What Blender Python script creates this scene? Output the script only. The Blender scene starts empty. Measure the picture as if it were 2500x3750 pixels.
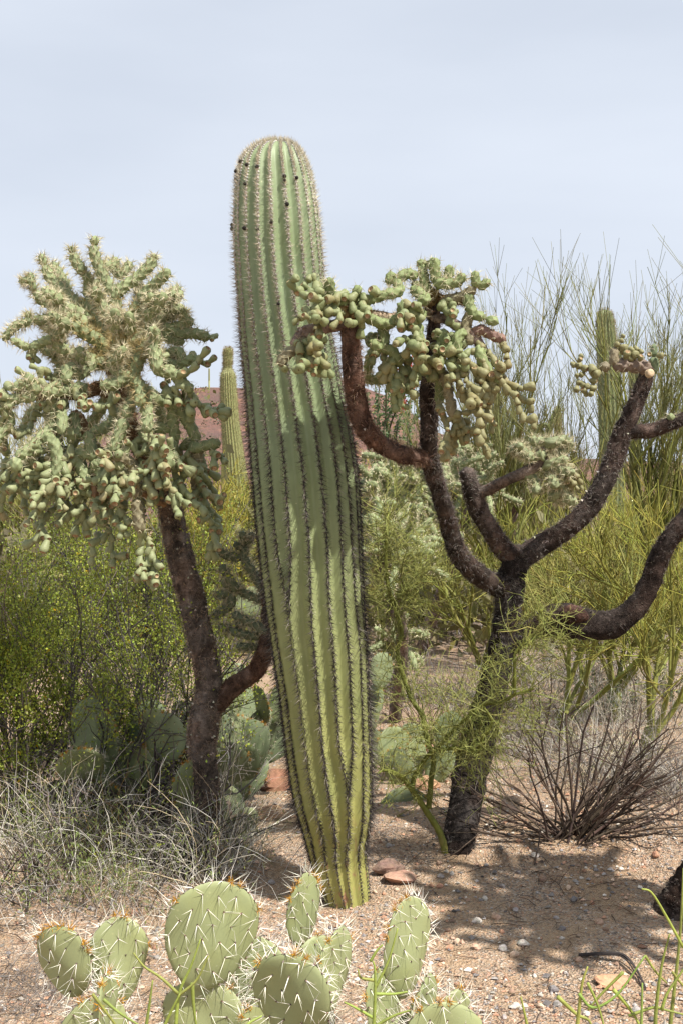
import bpy, math, random
import numpy as np
from mathutils import Vector, Matrix, Quaternion

# ------------------------------------------------------------------ camera, sky, sun, exposure
F = 4000.0                      # focal length in pixels of the 2500 x 3750 photograph
CAM_H = 1.6
SUN_EL, SUN_AZ = 57.0, 49.0     # elevation; azimuth to the right of "straight behind the camera"
SUN_STRENGTH = 5.0
SKY_STRENGTH = 0.066
EXPOSURE = 0.6

scene = bpy.context.scene
COL = scene.collection
cam_data = bpy.data.cameras.new("camera")
cam_data.sensor_fit = 'VERTICAL'
cam_data.sensor_height = 36.0
cam_data.lens = 36.0 * F / 3750.0
cam_data.clip_start = 0.05
cam_data.clip_end = 5000
camera = bpy.data.objects.new("camera", cam_data)
COL.objects.link(camera)
camera.location = (0, 0, CAM_H)
camera.rotation_euler = (math.radians(90), 0, 0)
scene.camera = camera

world = bpy.data.worlds.new("World")
scene.world = world
world.use_nodes = True
wn, wl_ = world.node_tree.nodes, world.node_tree.links
wn.clear()
w_out = wn.new('ShaderNodeOutputWorld')
w_bg = wn.new('ShaderNodeBackground')
w_bg.inputs['Strength'].default_value = SKY_STRENGTH
w_sky = wn.new('ShaderNodeTexSky')
w_sky.sky_type = 'NISHITA'
w_sky.sun_disc = False
w_sky.sun_elevation = math.radians(SUN_EL)
w_sky.sun_rotation = math.radians(180 - SUN_AZ)
w_sky.air_density = 1.0
w_sky.dust_density = 2.0
w_tc = wn.new('ShaderNodeTexCoord')
w_map = wn.new('ShaderNodeMapping')
w_map.inputs['Rotation'].default_value = (0.25, -0.38, 0.2)
w_map.inputs['Scale'].default_value = (0.9, 0.9, 3.6)
w_noise = wn.new('ShaderNodeTexNoise')
w_noise.inputs['Scale'].default_value = 1.7
w_noise.inputs['Detail'].default_value = 5
w_noise.inputs['Roughness'].default_value = 0.45
w_ramp = wn.new('ShaderNodeMapRange')
w_ramp.inputs['From Min'].default_value = 0.36
w_ramp.inputs['From Max'].default_value = 0.66
w_ramp.inputs['To Min'].default_value = 0.77
w_ramp.inputs['To Max'].default_value = 0.98
w_mix = wn.new('ShaderNodeMix')
w_mix.data_type = 'RGBA'
w_mix.inputs['B'].default_value = (8.1, 8.75, 9.85, 1)      # thin high cloud veil
wl_.new(w_tc.outputs['Generated'], w_map.inputs['Vector'])
wl_.new(w_map.outputs['Vector'], w_noise.inputs['Vector'])
wl_.new(w_noise.outputs['Fac'], w_ramp.inputs['Value'])
wl_.new(w_ramp.outputs['Result'], w_mix.inputs['Factor'])
wl_.new(w_sky.outputs['Color'], w_mix.inputs['A'])
wl_.new(w_mix.outputs['Result'], w_bg.inputs['Color'])
wl_.new(w_bg.outputs['Background'], w_out.inputs['Surface'])

sun_data = bpy.data.lights.new("sun", 'SUN')
sun_data.energy = SUN_STRENGTH
sun_data.angle = math.radians(0.9)
sun_data.color = (1.0, 0.955, 0.88)
sun = bpy.data.objects.new("sun", sun_data)
COL.objects.link(sun)
_e, _a = math.radians(SUN_EL), math.radians(SUN_AZ)
SUN_DIR = Vector((math.cos(_e) * math.sin(_a), -math.cos(_e) * math.cos(_a), math.sin(_e)))  # towards the sun
sun.rotation_euler = SUN_DIR.to_track_quat('Z', 'Y').to_euler()
sun.location = (6, -6, 12)

vs = scene.view_settings
vs.view_transform = 'Standard'
vs.look = 'None'
vs.gamma = 1
vs.exposure = EXPOSURE
vs.use_curve_mapping = False
scene.cycles.max_bounces = 6
scene.cycles.diffuse_bounces = 3
scene.cycles.glossy_bounces = 2
scene.cycles.transmission_bounces = 3
scene.cycles.transparent_max_bounces = 4

rng = np.random.default_rng(11)
random.seed(5)

# ------------------------------------------------------------------ helpers
def P(u, v, Y):
    return np.array([(u - 1250.0) / F * Y, Y, CAM_H - (v - 1875.0) / F * Y])

def srgb(r, g, b):
    o = []
    for c in (r, g, b):
        c /= 255.0
        o.append(c / 12.92 if c <= 0.04045 else ((c + 0.055) / 1.055) ** 2.4)
    return np.array(o) * 0.74          # measured picture tones brought down to surface albedo

def nrm(a):
    a = np.asarray(a, float)
    return a / np.maximum(np.linalg.norm(a, axis=-1, keepdims=True), 1e-9)

def _hash(ix, iy, iz):
    n = (ix * 73856093) ^ (iy * 19349663) ^ (iz * 83492791)
    n = (n ^ (n >> 13)) * 1274126177
    n = n & 0x7fffffff
    return ((n ^ (n >> 16)) & 0xffff) / 65535.0

def vnoise(p):
    """value noise in 0..1 at the points p (N, 3)"""
    p = np.asarray(p, float)
    i = np.floor(p).astype(np.int64)
    f = p - i
    f = f * f * (3 - 2 * f)
    r = 0
    for dx in (0, 1):
        for dy in (0, 1):
            for dz in (0, 1):
                w = (f[:, 0] if dx else 1 - f[:, 0]) * (f[:, 1] if dy else 1 - f[:, 1]) * (f[:, 2] if dz else 1 - f[:, 2])
                r = r + w * _hash(i[:, 0] + dx, i[:, 1] + dy, i[:, 2] + dz)
    return r

def fbm(p, o=3):
    p = np.asarray(p, float)
    s, a, t = 0, 0.5, 0
    for k in range(o):
        s = s + a * vnoise(p * (2 ** k) + 17.3 * k)
        t += a
        a *= 0.5
    return s / t

class MB:
    """collects vertices and faces, builds ONE mesh"""
    def __init__(self):
        self.V, self.T, self.Q, self.C, self.mT, self.mQ = [], [], [], [], [], []
        self.n = 0
    def add(self, V, tris=None, quads=None, col=(0.5, 0.5, 0.5), mat=0):
        V = np.asarray(V, float).reshape(-1, 3)
        col = np.asarray(col, float)
        if col.ndim == 1:
            col = np.broadcast_to(col, V.shape)
        self.V.append(V); self.C.append(col)
        if tris is not None and len(tris):
            t = np.asarray(tris, np.int64) + self.n
            self.T.append(t); self.mT.append(np.full(len(t), mat))
        if quads is not None and len(quads):
            q = np.asarray(quads, np.int64) + self.n
            self.Q.append(q); self.mQ.append(np.full(len(q), mat))
        self.n += len(V)
    def mesh(self, name, mats, origin=None, smooth=True):
        V = np.concatenate(self.V) if self.V else np.zeros((0, 3))
        C = np.concatenate(self.C) if self.C else np.zeros((0, 3))
        if origin is None:
            origin = np.zeros(3)
        V = V - origin
        T = np.concatenate(self.T) if self.T else np.zeros((0, 3), np.int64)
        Q = np.concatenate(self.Q) if self.Q else np.zeros((0, 4), np.int64)
        me = bpy.data.meshes.new(name)
        me.vertices.add(len(V))
        me.vertices.foreach_set('co', V.astype(np.float32).ravel())
        loops = np.concatenate([T.ravel(), Q.ravel()]).astype(np.int32)
        me.loops.add(len(loops))
        me.loops.foreach_set('vertex_index', loops)
        me.polygons.add(len(T) + len(Q))
        starts = np.concatenate([np.arange(len(T)) * 3, len(T) * 3 + np.arange(len(Q)) * 4]).astype(np.int32)
        me.polygons.foreach_set('loop_start', starts)
        me.polygons.foreach_set('use_smooth', np.full(len(starts), smooth))
        mi = np.concatenate(self.mT + self.mQ) if (self.mT or self.mQ) else np.zeros(0)
        if isinstance(mats, (list, tuple)):
            for m in mats:
                me.materials.append(m)
            me.polygons.foreach_set('material_index', mi.astype(np.int32))
        else:
            me.materials.append(mats)
        at = me.attributes.new('col', 'FLOAT_COLOR', 'POINT')
        at.data.foreach_set('color', np.concatenate([C, np.ones((len(C), 1))], 1).astype(np.float32).ravel())
        me.update(calc_edges=True)
        return me
    def build(self, name, mats, parent=None, origin=None, smooth=True, kind=None):
        if origin is None:
            if parent is not None:
                origin = WL[parent.name]
            else:
                V = np.concatenate(self.V)
                lo, hi = V.min(0), V.max(0)
                origin = np.array([(lo[0] + hi[0]) / 2, (lo[1] + hi[1]) / 2, lo[2]])
        return put(name, self.mesh(name, mats, origin, smooth), parent, origin, kind)

WL = {}                                                # world origins of objects (parents are never rotated)
def put(name, me, parent=None, loc=(0, 0, 0), kind=None, quat=None, scale=None):
    o = bpy.data.objects.new(name, me)
    COL.objects.link(o)
    loc = np.asarray(loc, float)
    WL[o.name] = loc
    if parent is not None:
        o.parent = parent
        o.location = loc - WL[parent.name]
    else:
        o.location = loc
    if quat is not None:
        o.rotation_mode = 'QUATERNION'
        o.rotation_quaternion = quat
    if scale is not None:
        o.scale = (scale,) * 3 if np.isscalar(scale) else scale
    if kind:
        o['kind'] = kind
    return o

def thing(name, label, cat, loc, group=None):
    o = put(name, None, None, loc)
    return tag(o, label, cat, group)

def tag(o, label, cat, group=None):
    o['label'] = label; o['category'] = cat
    if group:
        o['group'] = group
    return o

def catmull(pts, n):
    pts = np.asarray(pts, float)
    if len(pts) == 2:
        t = np.linspace(0, 1, n)[:, None]
        return pts[0] * (1 - t) + pts[1] * t
    p = np.vstack([2 * pts[0] - pts[1], pts, 2 * pts[-1] - pts[-2]])
    seg = len(pts) - 1
    out = []
    for x in np.linspace(0, seg, n):
        i = min(int(x), seg - 1); t = x - i
        a, b, c, d = p[i:i + 4]
        out.append(0.5 * (2 * b + (c - a) * t + (2 * a - 5 * b + 4 * c - d) * t * t + (3 * b - a - 3 * c + d) * t ** 3))
    return np.array(out)

def frames(path):
    tan = nrm(np.gradient(path, axis=0))
    ref = np.array([0, 0, 1.0]) if abs(tan[0][2]) < 0.9 else np.array([1.0, 0, 0])
    a = nrm(np.cross(tan[0], ref))
    A = []
    for t in tan:
        a = a - t * np.dot(a, t)
        a = a / np.linalg.norm(a)
        A.append(a)
    A = np.array(A)
    return tan, A, np.cross(tan, A)

def ring_quads(n, m, closed=True):
    i = np.arange(n - 1)[:, None]
    j = np.arange(m if closed else m - 1)[None, :]
    k = (j + 1) % m
    return np.stack([i * m + j, i * m + k, (i + 1) * m + k, (i + 1) * m + j], -1).reshape(-1, 4)

def tube(mb, path, rad, sides=10, disp=None, col=(0.5, 0.5, 0.5), mat=0, cap=True):
    path = np.asarray(path, float)
    n = len(path)
    rad = np.broadcast_to(np.asarray(rad, float), (n,))
    tan, A, B = frames(path)
    th = np.arange(sides) / sides * 2 * math.pi
    d = A[:, None, :] * np.cos(th)[None, :, None] + B[:, None, :] * np.sin(th)[None, :, None]
    R = np.repeat(rad[:, None], sides, 1)
    if disp is not None:
        R = R * disp(th[None, :], path, R, d)
    V = (path[:, None, :] + d * R[..., None]).reshape(-1, 3)
    q = ring_quads(n, sides)
    tris = []
    if cap:
        V = np.vstack([V, path[-1] + tan[-1] * rad[-1] * 0.5, path[0] - tan[0] * rad[0] * 0.3])
        e = n * sides
        for j in range(sides):
            tris.append(((n - 1) * sides + j, (n - 1) * sides + (j + 1) % sides, e))
            tris.append(((j + 1) % sides, j, e + 1))
    if callable(col):
        col = col(V)
    mb.add(V, tris, q, col, mat)
    return tan, A, B

def perp(d):
    d = np.asarray(d, float)
    ref = np.where(np.abs(d[..., 2:3]) < 0.9, np.array([0, 0, 1.0]), np.array([1.0, 0, 0]))
    a = nrm(np.cross(d, ref))
    return a, np.cross(d, a)

def spikes(mb, base, dirs, length, width, col, mat=0):
    base = np.asarray(base, float); K = len(base)
    if not K:
        return
    d = nrm(dirs)
    a, b = perp(d)
    L = np.broadcast_to(np.asarray(length, float), (K,))[:, None]
    W = np.broadcast_to(np.asarray(width, float), (K,))[:, None]
    ph = rng.random(K)[:, None] * 6.28
    V = np.zeros((K, 4, 3))
    for k in range(3):
        V[:, k] = base + W * (a * np.cos(ph + k * 2.0944) + b * np.sin(ph + k * 2.0944))
    V[:, 3] = base + d * L
    i = np.arange(K)[:, None] * 4
    T = np.concatenate([i + [0, 1, 3], i + [1, 2, 3], i + [2, 0, 3]])
    col = np.asarray(col, float)
    if col.ndim == 2:
        col = np.repeat(col, 4, 0)
    mb.add(V, T, None, col, mat)

def strands(mb, paths, rad, col, sides=3, mat=0):
    """paths (K, n, 3), rad (K, n) or (n,)"""
    paths = np.asarray(paths, float)
    if not len(paths):
        return
    K, n, _ = paths.shape
    rad = np.broadcast_to(np.asarray(rad, float), (K, n))
    d = nrm(paths[:, -1] - paths[:, 0] + 1e-6)
    a, b = perp(d)
    V = np.zeros((K, n, sides, 3))
    for s in range(sides):
        ph = 2 * math.pi * s / sides
        o = a * math.cos(ph) + b * math.sin(ph)
        V[:, :, s] = paths + rad[..., None] * o[:, None, :]
    q1 = ring_quads(n, sides)
    Q = (np.arange(K)[:, None, None] * (n * sides) + q1[None]).reshape(-1, 4)
    col = np.asarray(col, float)
    if col.ndim == 2:
        col = np.repeat(col, n * sides, 0)
    mb.add(V, None, Q, col, mat)

def leaves(mb, pos, dirs, L, W, col, mat=0):
    pos = np.asarray(pos, float); K = len(pos)
    if not K:
        return
    d = nrm(dirs)
    s = nrm(np.cross(d, nrm(rng.normal(size=(K, 3)))))
    L = np.broadcast_to(np.asarray(L, float), (K,))[:, None]
    W = np.broadcast_to(np.asarray(W, float), (K,))[:, None]
    up = np.cross(d, s)
    V = np.stack([pos, pos + d * L * .5 + s * W * .5 + up * W * .12, pos + d * L, pos + d * L * .5 - s * W * .5 + up * W * .12], 1)
    Q = np.arange(K)[:, None] * 4 + np.array([0, 1, 2, 3])
    col = np.asarray(col, float)
    if col.ndim == 2:
        col = np.repeat(col, 4, 0)
    mb.add(V, None, Q, col, mat)

def jitter(c, K, amt=0.15, hue=0.05):
    c = np.asarray(c, float)
    k = np.clip(1 + rng.normal(size=(K, 1)) * amt, 0.4, 1.8)
    h = 1 + rng.normal(size=(K, 3)) * hue
    return np.clip(c * k * h, 0.002, 0.95)

def rdirs(K):
    return nrm(rng.normal(size=(K, 3)))

# ground relief
MOUNDS = [(0.545, 5.17, 0.03, 0.13), (1.25, 5.75, 0.10, 0.75), (0.55, 5.25, 0.03, 0.35), (-1.1, 6.0, 0.06, 1.0), (2.3, 5.4, .09, .7)]
PITS = [(0.635, 4.885, 0.055, 0.040), (1.62, 5.30, 0.07, 0.045), (1.385, 4.98, 0.05, 0.038), (1.31, 4.83, .035, .045), (.93, 4.45, .02, .06), (.3, 3.62, .018, .09), (.75, 3.9, .015, .10)]
def gz(x, y):
    x = np.asarray(x, float); y = np.asarray(y, float)
    sh = x.shape
    p = np.stack([x.ravel(), y.ravel(), np.zeros(x.size)], 1)
    z = (fbm(p * 0.9 + 3.1, 3) - 0.5) * 0.07 + (fbm(p * 5.0 + 9.0, 3) - 0.5) * 0.018
    r = np.sqrt(p[:, 0] ** 2 + p[:, 1] ** 2)
    z = z * np.clip(r / 3.0, 0.4, 1) - 0.005
    for mx, my, h, s in MOUNDS:
        z += h * np.exp(-((p[:, 0] - mx) ** 2 + (p[:, 1] - my) ** 2) / (2 * s * s))
    for mx, my, h, s in PITS:
        z -= h * np.exp(-((p[:, 0] - mx) ** 2 + (p[:, 1] - my) ** 2) / (2 * s * s))
    far = np.clip((r - 12) / 60, 0, 1)
    z += far * (fbm(p * 0.05, 2) - 0.4) * 1.2
    return z.reshape(sh) if sh else float(z[0])

def G(u, v, Y=None):
    """the ground point under the photo pixel (u, v)"""
    if Y is None:
        Y = CAM_H * F / max(v - 1875.0, 1)
        for _ in range(4):
            x = (u - 1250) / F * Y
            Y = (CAM_H - gz(x, Y)) * F / max(v - 1875.0, 1)
    x = (u - 1250) / F * Y
    return np.array([x, Y, gz(x, Y)])

# ------------------------------------------------------------------ materials
def new_mat(name):
    m = bpy.data.materials.new(name)
    m.use_nodes = True
    nt = m.node_tree
    nt.nodes.clear()
    out = nt.nodes.new('ShaderNodeOutputMaterial')
    bs = nt.nodes.new('ShaderNodeBsdfPrincipled')
    nt.links.new(bs.outputs['BSDF'], out.inputs['Surface'])
    return m, nt, bs, out

def node(nt, t, **kw):
    n = nt.nodes.new(t)
    for k, v in kw.items():
        if k.startswith('i_'):
            n.inputs[k[2:].replace('_', ' ')].default_value = v
        else:
            setattr(n, k, v)
    return n

def mixc(nt, a, b, fac, blend='MIX'):
    m = nt.nodes.new('ShaderNodeMix')
    m.data_type = 'RGBA'
    m.blend_type = blend
    for k, s in (('A', a), ('B', b), ('Factor', fac)):
        if hasattr(s, 'links') or hasattr(s, 'is_linked'):
            nt.links.new(s, m.inputs[k])
        elif k == 'Factor':
            m.inputs[k].default_value = s
        else:
            m.inputs[k].default_value = (*s[:3], 1)
    return m.outputs['Result']

def noise(nt, scale, detail=3, rough=0.5, vec=None, lo=None, hi=None, tlo=0, thi=1):
    n = node(nt, 'ShaderNodeTexNoise', i_Scale=scale, i_Detail=detail, i_Roughness=rough)
    if vec is not None:
        nt.links.new(vec, n.inputs['Vector'])
    o = n.outputs['Fac']
    if lo is not None:
        r = nt.nodes.new('ShaderNodeMapRange')
        r.inputs['From Min'].default_value = lo
        r.inputs['From Max'].default_value = hi
        r.inputs['To Min'].default_value = tlo
        r.inputs['To Max'].default_value = thi
        nt.links.new(o, r.inputs['Value'])
        o = r.outputs['Result']
    return o

def bump(nt, bs, h, strength, dist):
    b = node(nt, 'ShaderNodeBump', i_Strength=strength, i_Distance=dist)
    nt.links.new(h, b.inputs['Height'])
    nt.links.new(b.outputs['Normal'], bs.inputs['Normal'])

def objpos(nt):
    g = nt.nodes.new('ShaderNodeNewGeometry')
    return g.outputs['Position']

def mat_col(name, rough=0.7, nscale=40, namt=0.25, spec=0.3, transl=0.0, bmp=0.0, coat=0.0):
    """colour from the mesh's own colour attribute, broken up by noise"""
    m, nt, bs, out = new_mat(name)
    at = node(nt, 'ShaderNodeAttribute', attribute_name='col')
    pos = objpos(nt)
    n = noise(nt, nscale, 3, 0.6, pos, 0.25, 0.75, 1 - namt, 1 + namt)
    mul = nt.nodes.new('ShaderNodeVectorMath'); mul.operation = 'SCALE'
    nt.links.new(at.outputs['Color'], mul.inputs[0])
    nt.links.new(n, mul.inputs['Scale'])
    nt.links.new(mul.outputs['Vector'], bs.inputs['Base Color'])
    bs.inputs['Roughness'].default_value = rough
    bs.inputs['Specular IOR Level'].default_value = spec
    if bmp:
        bump(nt, bs, noise(nt, nscale * 2.5, 3, 0.6, pos), bmp, 0.01)
    if transl:
        tr = nt.nodes.new('ShaderNodeBsdfTranslucent')
        nt.links.new(mul.outputs['Vector'], tr.inputs['Color'])
        ms = nt.nodes.new('ShaderNodeMixShader')
        ms.inputs['Fac'].default_value = transl
        nt.links.new(bs.outputs['BSDF'], ms.inputs[1])
        nt.links.new(tr.outputs['BSDF'], ms.inputs[2])
        nt.links.new(ms.outputs['Shader'], out.inputs['Surface'])
    return m

M_SPINE = mat_col('cactus_spine', 0.5, 30, 0.15, 0.3)
M_TWIG = mat_col('twig', 0.8, 60, 0.25, 0.15)
M_LEAF = mat_col('leaf', 0.5, 25, 0.2, 0.35, transl=0.3)
M_BARK = mat_col('cholla_bark', 0.95, 70, 0.6, 0.1, bmp=1.0)
M_GREENBARK = mat_col('green_bark', 0.6, 45, 0.22, 0.25, bmp=0.15)
M_STEM = mat_col('cholla_stem', 0.6, 70, 0.22, 0.25, bmp=0.25)
M_STONE = mat_col('stone', 0.9, 55, 0.28, 0.2, bmp=0.5)
M_FLOWER = mat_col('flower', 0.6, 30, 0.1, 0.2, transl=0.3)

def mat_fruit():
    m, nt, bs, out = new_mat('cholla_fruit')
    at = node(nt, 'ShaderNodeAttribute', attribute_name='col')
    inf = nt.nodes.new('ShaderNodeObjectInfo')
    pos = objpos(nt)
    c = mixc(nt, srgb(146, 156, 112), srgb(166, 170, 126), inf.outputs['Random'])
    old = nt.nodes.new('ShaderNodeMapRange')
    old.inputs['From Min'].default_value = .80; old.inputs['From Max'].default_value = .98; old.inputs['To Max'].default_value = .45
    nt.links.new(inf.outputs['Random'], old.inputs['Value'])
    c = mixc(nt, c, srgb(156, 132, 98), old.outputs['Result'])
    blush = noise(nt, 9, 2, .5, pos, .56, .74, 0, .6)
    c = mixc(nt, c, srgb(165, 142, 98), blush)
    corky = noise(nt, 60, 3, .6, pos, .62, .75, 0, .75)
    c = mixc(nt, c, srgb(188, 172, 142), corky)
    c = mixc(nt, c, at.outputs['Color'], 1.0, 'MULTIPLY')
    c = mixc(nt, c, inf.outputs['Color'], 1.0, 'MULTIPLY')
    nt.links.new(c, bs.inputs['Base Color'])
    bs.inputs['Roughness'].default_value = 0.55
    bs.inputs['Specular IOR Level'].default_value = 0.3
    bump(nt, bs, noise(nt, 120, 2, .5, pos), 0.3, 0.006)
    return m
M_FRUIT = mat_fruit()
m, nt, bs, out = new_mat('fruit_scar')
nt.links.new(mixc(nt, srgb(205, 178, 138), srgb(150, 116, 84), noise(nt, 90, 2, .6, objpos(nt), .4, .65)), bs.inputs['Base Color'])
bs.inputs['Roughness'].default_value = 0.9
M_SCAR = m
m, nt, bs, out = new_mat('dried_wool')
nt.links.new(mixc(nt, srgb(45, 36, 28), srgb(20, 16, 13), noise(nt, 120, 2, .6, objpos(nt), .4, .65)), bs.inputs['Base Color'])
bs.inputs['Roughness'].default_value = 0.95
M_DRIED = m

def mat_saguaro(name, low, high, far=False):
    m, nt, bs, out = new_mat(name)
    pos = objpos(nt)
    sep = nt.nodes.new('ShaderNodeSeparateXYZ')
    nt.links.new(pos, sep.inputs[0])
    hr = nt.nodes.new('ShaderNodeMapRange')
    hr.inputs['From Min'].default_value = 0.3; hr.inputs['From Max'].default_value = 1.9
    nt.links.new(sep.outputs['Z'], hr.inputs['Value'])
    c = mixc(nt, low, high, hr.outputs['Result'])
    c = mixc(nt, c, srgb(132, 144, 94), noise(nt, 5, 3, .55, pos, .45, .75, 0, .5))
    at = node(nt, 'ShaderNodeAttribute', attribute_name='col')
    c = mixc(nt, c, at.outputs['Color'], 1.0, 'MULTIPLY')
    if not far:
        mp = nt.nodes.new('ShaderNodeMapping')
        mp.inputs['Scale'].default_value = (1, 1, 0.3)
        nt.links.new(pos, mp.inputs['Vector'])
        # corky scars near the foot
        hb = nt.nodes.new('ShaderNodeMapRange')
        hb.inputs['From Min'].default_value = 0.48; hb.inputs['From Max'].default_value = 0.05
        nt.links.new(sep.outputs['Z'], hb.inputs['Value'])
        sc = noise(nt, 42, 4, .6, mp.outputs['Vector'], .56, .66)
        mm = nt.nodes.new('ShaderNodeMath'); mm.operation = 'MULTIPLY'
        nt.links.new(sc, mm.inputs[0]); nt.links.new(hb.outputs['Result'], mm.inputs[1])
        c = mixc(nt, c, srgb(176, 134, 104), mm.outputs[0])
        vo = node(nt, 'ShaderNodeTexVoronoi', i_Scale=26.0)
        nt.links.new(pos, vo.inputs['Vector'])
        rr = nt.nodes.new('ShaderNodeMapRange')
        rr.inputs['From Min'].default_value = 0.085; rr.inputs['From Max'].default_value = 0.06
        nt.links.new(vo.outputs['Distance'], rr.inputs['Value'])
        c = mixc(nt, c, srgb(205, 205, 165), rr.outputs['Result'])
        fine = noise(nt, 30, 4, .6, mp.outputs['Vector'], .3, .7, .9, 1.1)
        mul = nt.nodes.new('ShaderNodeVectorMath'); mul.operation = 'SCALE'
        nt.links.new(c, mul.inputs[0]); nt.links.new(fine, mul.inputs['Scale'])
        c = mul.outputs['Vector']
        bump(nt, bs, noise(nt, 70, 3, .6, mp.outputs['Vector']), 0.12, 0.004)
    nt.links.new(c, bs.inputs['Base Color'])
    bs.inputs['Roughness'].default_value = 0.5
    bs.inputs['Specular IOR Level'].default_value = 0.3
    return m
M_SAG = mat_saguaro('saguaro_skin', srgb(182, 180, 106), srgb(150, 166, 126))
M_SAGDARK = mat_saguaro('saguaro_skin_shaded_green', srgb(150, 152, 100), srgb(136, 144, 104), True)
M_SAGFAR = mat_saguaro('saguaro_skin_distant', srgb(165, 160, 105), srgb(158, 158, 105), True)

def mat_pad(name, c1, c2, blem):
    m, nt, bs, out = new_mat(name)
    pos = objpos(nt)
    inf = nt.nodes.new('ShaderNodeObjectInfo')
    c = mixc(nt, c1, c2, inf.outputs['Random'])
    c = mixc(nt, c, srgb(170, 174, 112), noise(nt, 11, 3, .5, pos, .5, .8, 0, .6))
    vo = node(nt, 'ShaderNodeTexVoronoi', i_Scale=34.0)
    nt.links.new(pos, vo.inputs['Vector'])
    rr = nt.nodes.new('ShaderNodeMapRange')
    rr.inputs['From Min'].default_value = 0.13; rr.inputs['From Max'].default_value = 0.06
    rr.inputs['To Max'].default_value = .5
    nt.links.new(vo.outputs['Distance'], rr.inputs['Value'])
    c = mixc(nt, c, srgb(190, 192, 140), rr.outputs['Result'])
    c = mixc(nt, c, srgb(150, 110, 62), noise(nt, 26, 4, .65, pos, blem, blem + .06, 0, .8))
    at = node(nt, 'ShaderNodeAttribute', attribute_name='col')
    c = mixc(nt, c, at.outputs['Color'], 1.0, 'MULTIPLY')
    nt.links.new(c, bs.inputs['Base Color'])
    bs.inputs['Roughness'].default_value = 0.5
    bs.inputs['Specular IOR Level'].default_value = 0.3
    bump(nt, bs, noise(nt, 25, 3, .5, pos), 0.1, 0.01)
    return m
M_PAD = mat_pad('prickly_pear_pad', srgb(152, 160, 114), srgb(170, 176, 128), .70)
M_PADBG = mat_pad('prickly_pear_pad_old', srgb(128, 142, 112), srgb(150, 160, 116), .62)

def mat_ground():
    m, nt, bs, out = new_mat('desert_sand')
    pos = objpos(nt)
    c = mixc(nt, srgb(196, 162, 124), srgb(210, 180, 146), noise(nt, 1.3, 4, .6, pos, .35, .65))
    c = mixc(nt, c, srgb(180, 138, 98), noise(nt, 2.6, 4, .6, pos, .52, .72, 0, .75))
    vo = node(nt, 'ShaderNodeTexVoronoi', i_Scale=120.0)
    nt.links.new(pos, vo.inputs['Vector'])
    hs = nt.nodes.new('ShaderNodeSeparateColor')
    nt.links.new(vo.outputs['Color'], hs.inputs[0])
    ramp = nt.nodes.new('ShaderNodeValToRGB')
    e = ramp.color_ramp.elements
    e[0].position = 0; e[0].color = (*srgb(120, 110, 104), 1)
    e[1].position = 1; e[1].color = (*srgb(226, 214, 198), 1)
    for p_, cc in ((.25, (176, 160, 144)), (.5, (212, 186, 156)), (.75, (200, 158, 128))):
        k = ramp.color_ramp.elements.new(p_); k.color = (*srgb(*cc), 1)
    nt.links.new(hs.outputs[0], ramp.inputs['Fac'])
    gr = noise(nt, 3.2, 3, .6, pos, .32, .6, .25, .95)
    c = mixc(nt, c, ramp.outputs['Color'], gr)
    c = mixc(nt, c, srgb(140, 118, 100), noise(nt, 240, 2, .6, pos, .55, .75, 0, .6))
    nt.links.new(c, bs.inputs['Base Color'])
    bs.inputs['Roughness'].default_value = 0.95
    bs.inputs['Specular IOR Level'].default_value = 0.1
    add = nt.nodes.new('ShaderNodeMath'); add.operation = 'ADD'
    nt.links.new(noise(nt, 90, 4, .7, pos), add.inputs[0])
    nt.links.new(vo.outputs['Distance'], add.inputs[1])
    bump(nt, bs, add.outputs[0], 0.9, 0.012)
    return m
M_GROUND = mat_ground()

def mat_hill():
    m, nt, bs, out = new_mat('red_hillside')
    pos = objpos(nt)
    c = mixc(nt, srgb(134, 94, 80), srgb(110, 82, 74), noise(nt, .12, 4, .6, pos, .4, .62))
    c = mixc(nt, c, srgb(176, 126, 98), noise(nt, .35, 4, .65, pos, .52, .7, 0, .8))
    c = mixc(nt, c, srgb(98, 88, 68), noise(nt, .8, 4, .7, pos, .52, .66, 0, .75))
    c = mixc(nt, c, srgb(72, 56, 50), noise(nt, 1.6, 3, .7, pos, .56, .68, 0, .7))
    nt.links.new(c, bs.inputs['Base Color'])
    bs.inputs['Roughness'].default_value = 0.95
    bump(nt, bs, noise(nt, 1.2, 4, .7, pos), 0.8, 0.6)
    return m
M_HILL = mat_hill()

# ------------------------------------------------------------------ the ground
def spread(a, b, step, far, grow=1.22):
    m = list(np.arange(a, b + step / 2, step))
    s, x = step, b
    while x < far:
        s *= grow; x += s; m.append(x)
    s, x, pre = step, a, []
    while x > -far:
        s *= grow; x -= s; pre.append(x)
    return np.array(pre[::-1] + m)

def build_ground():
    xs = spread(-2.2, 2.4, 0.031, 1500)
    ys = spread(2.6, 7.0, 0.031, 1500)
    ys = ys[ys > -60]
    X, Yg = np.meshgrid(xs, ys)
    Z = gz(X, Yg)
    mb = MB()
    mb.add(np.stack([X, Yg, Z], -1), None, ring_quads(len(ys), len(xs), False))
    g = mb.build('ground', M_GROUND, origin=np.zeros(3))
    g['kind'] = 'structure'
    return g
ground = build_ground()
tag_ground = ground

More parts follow.
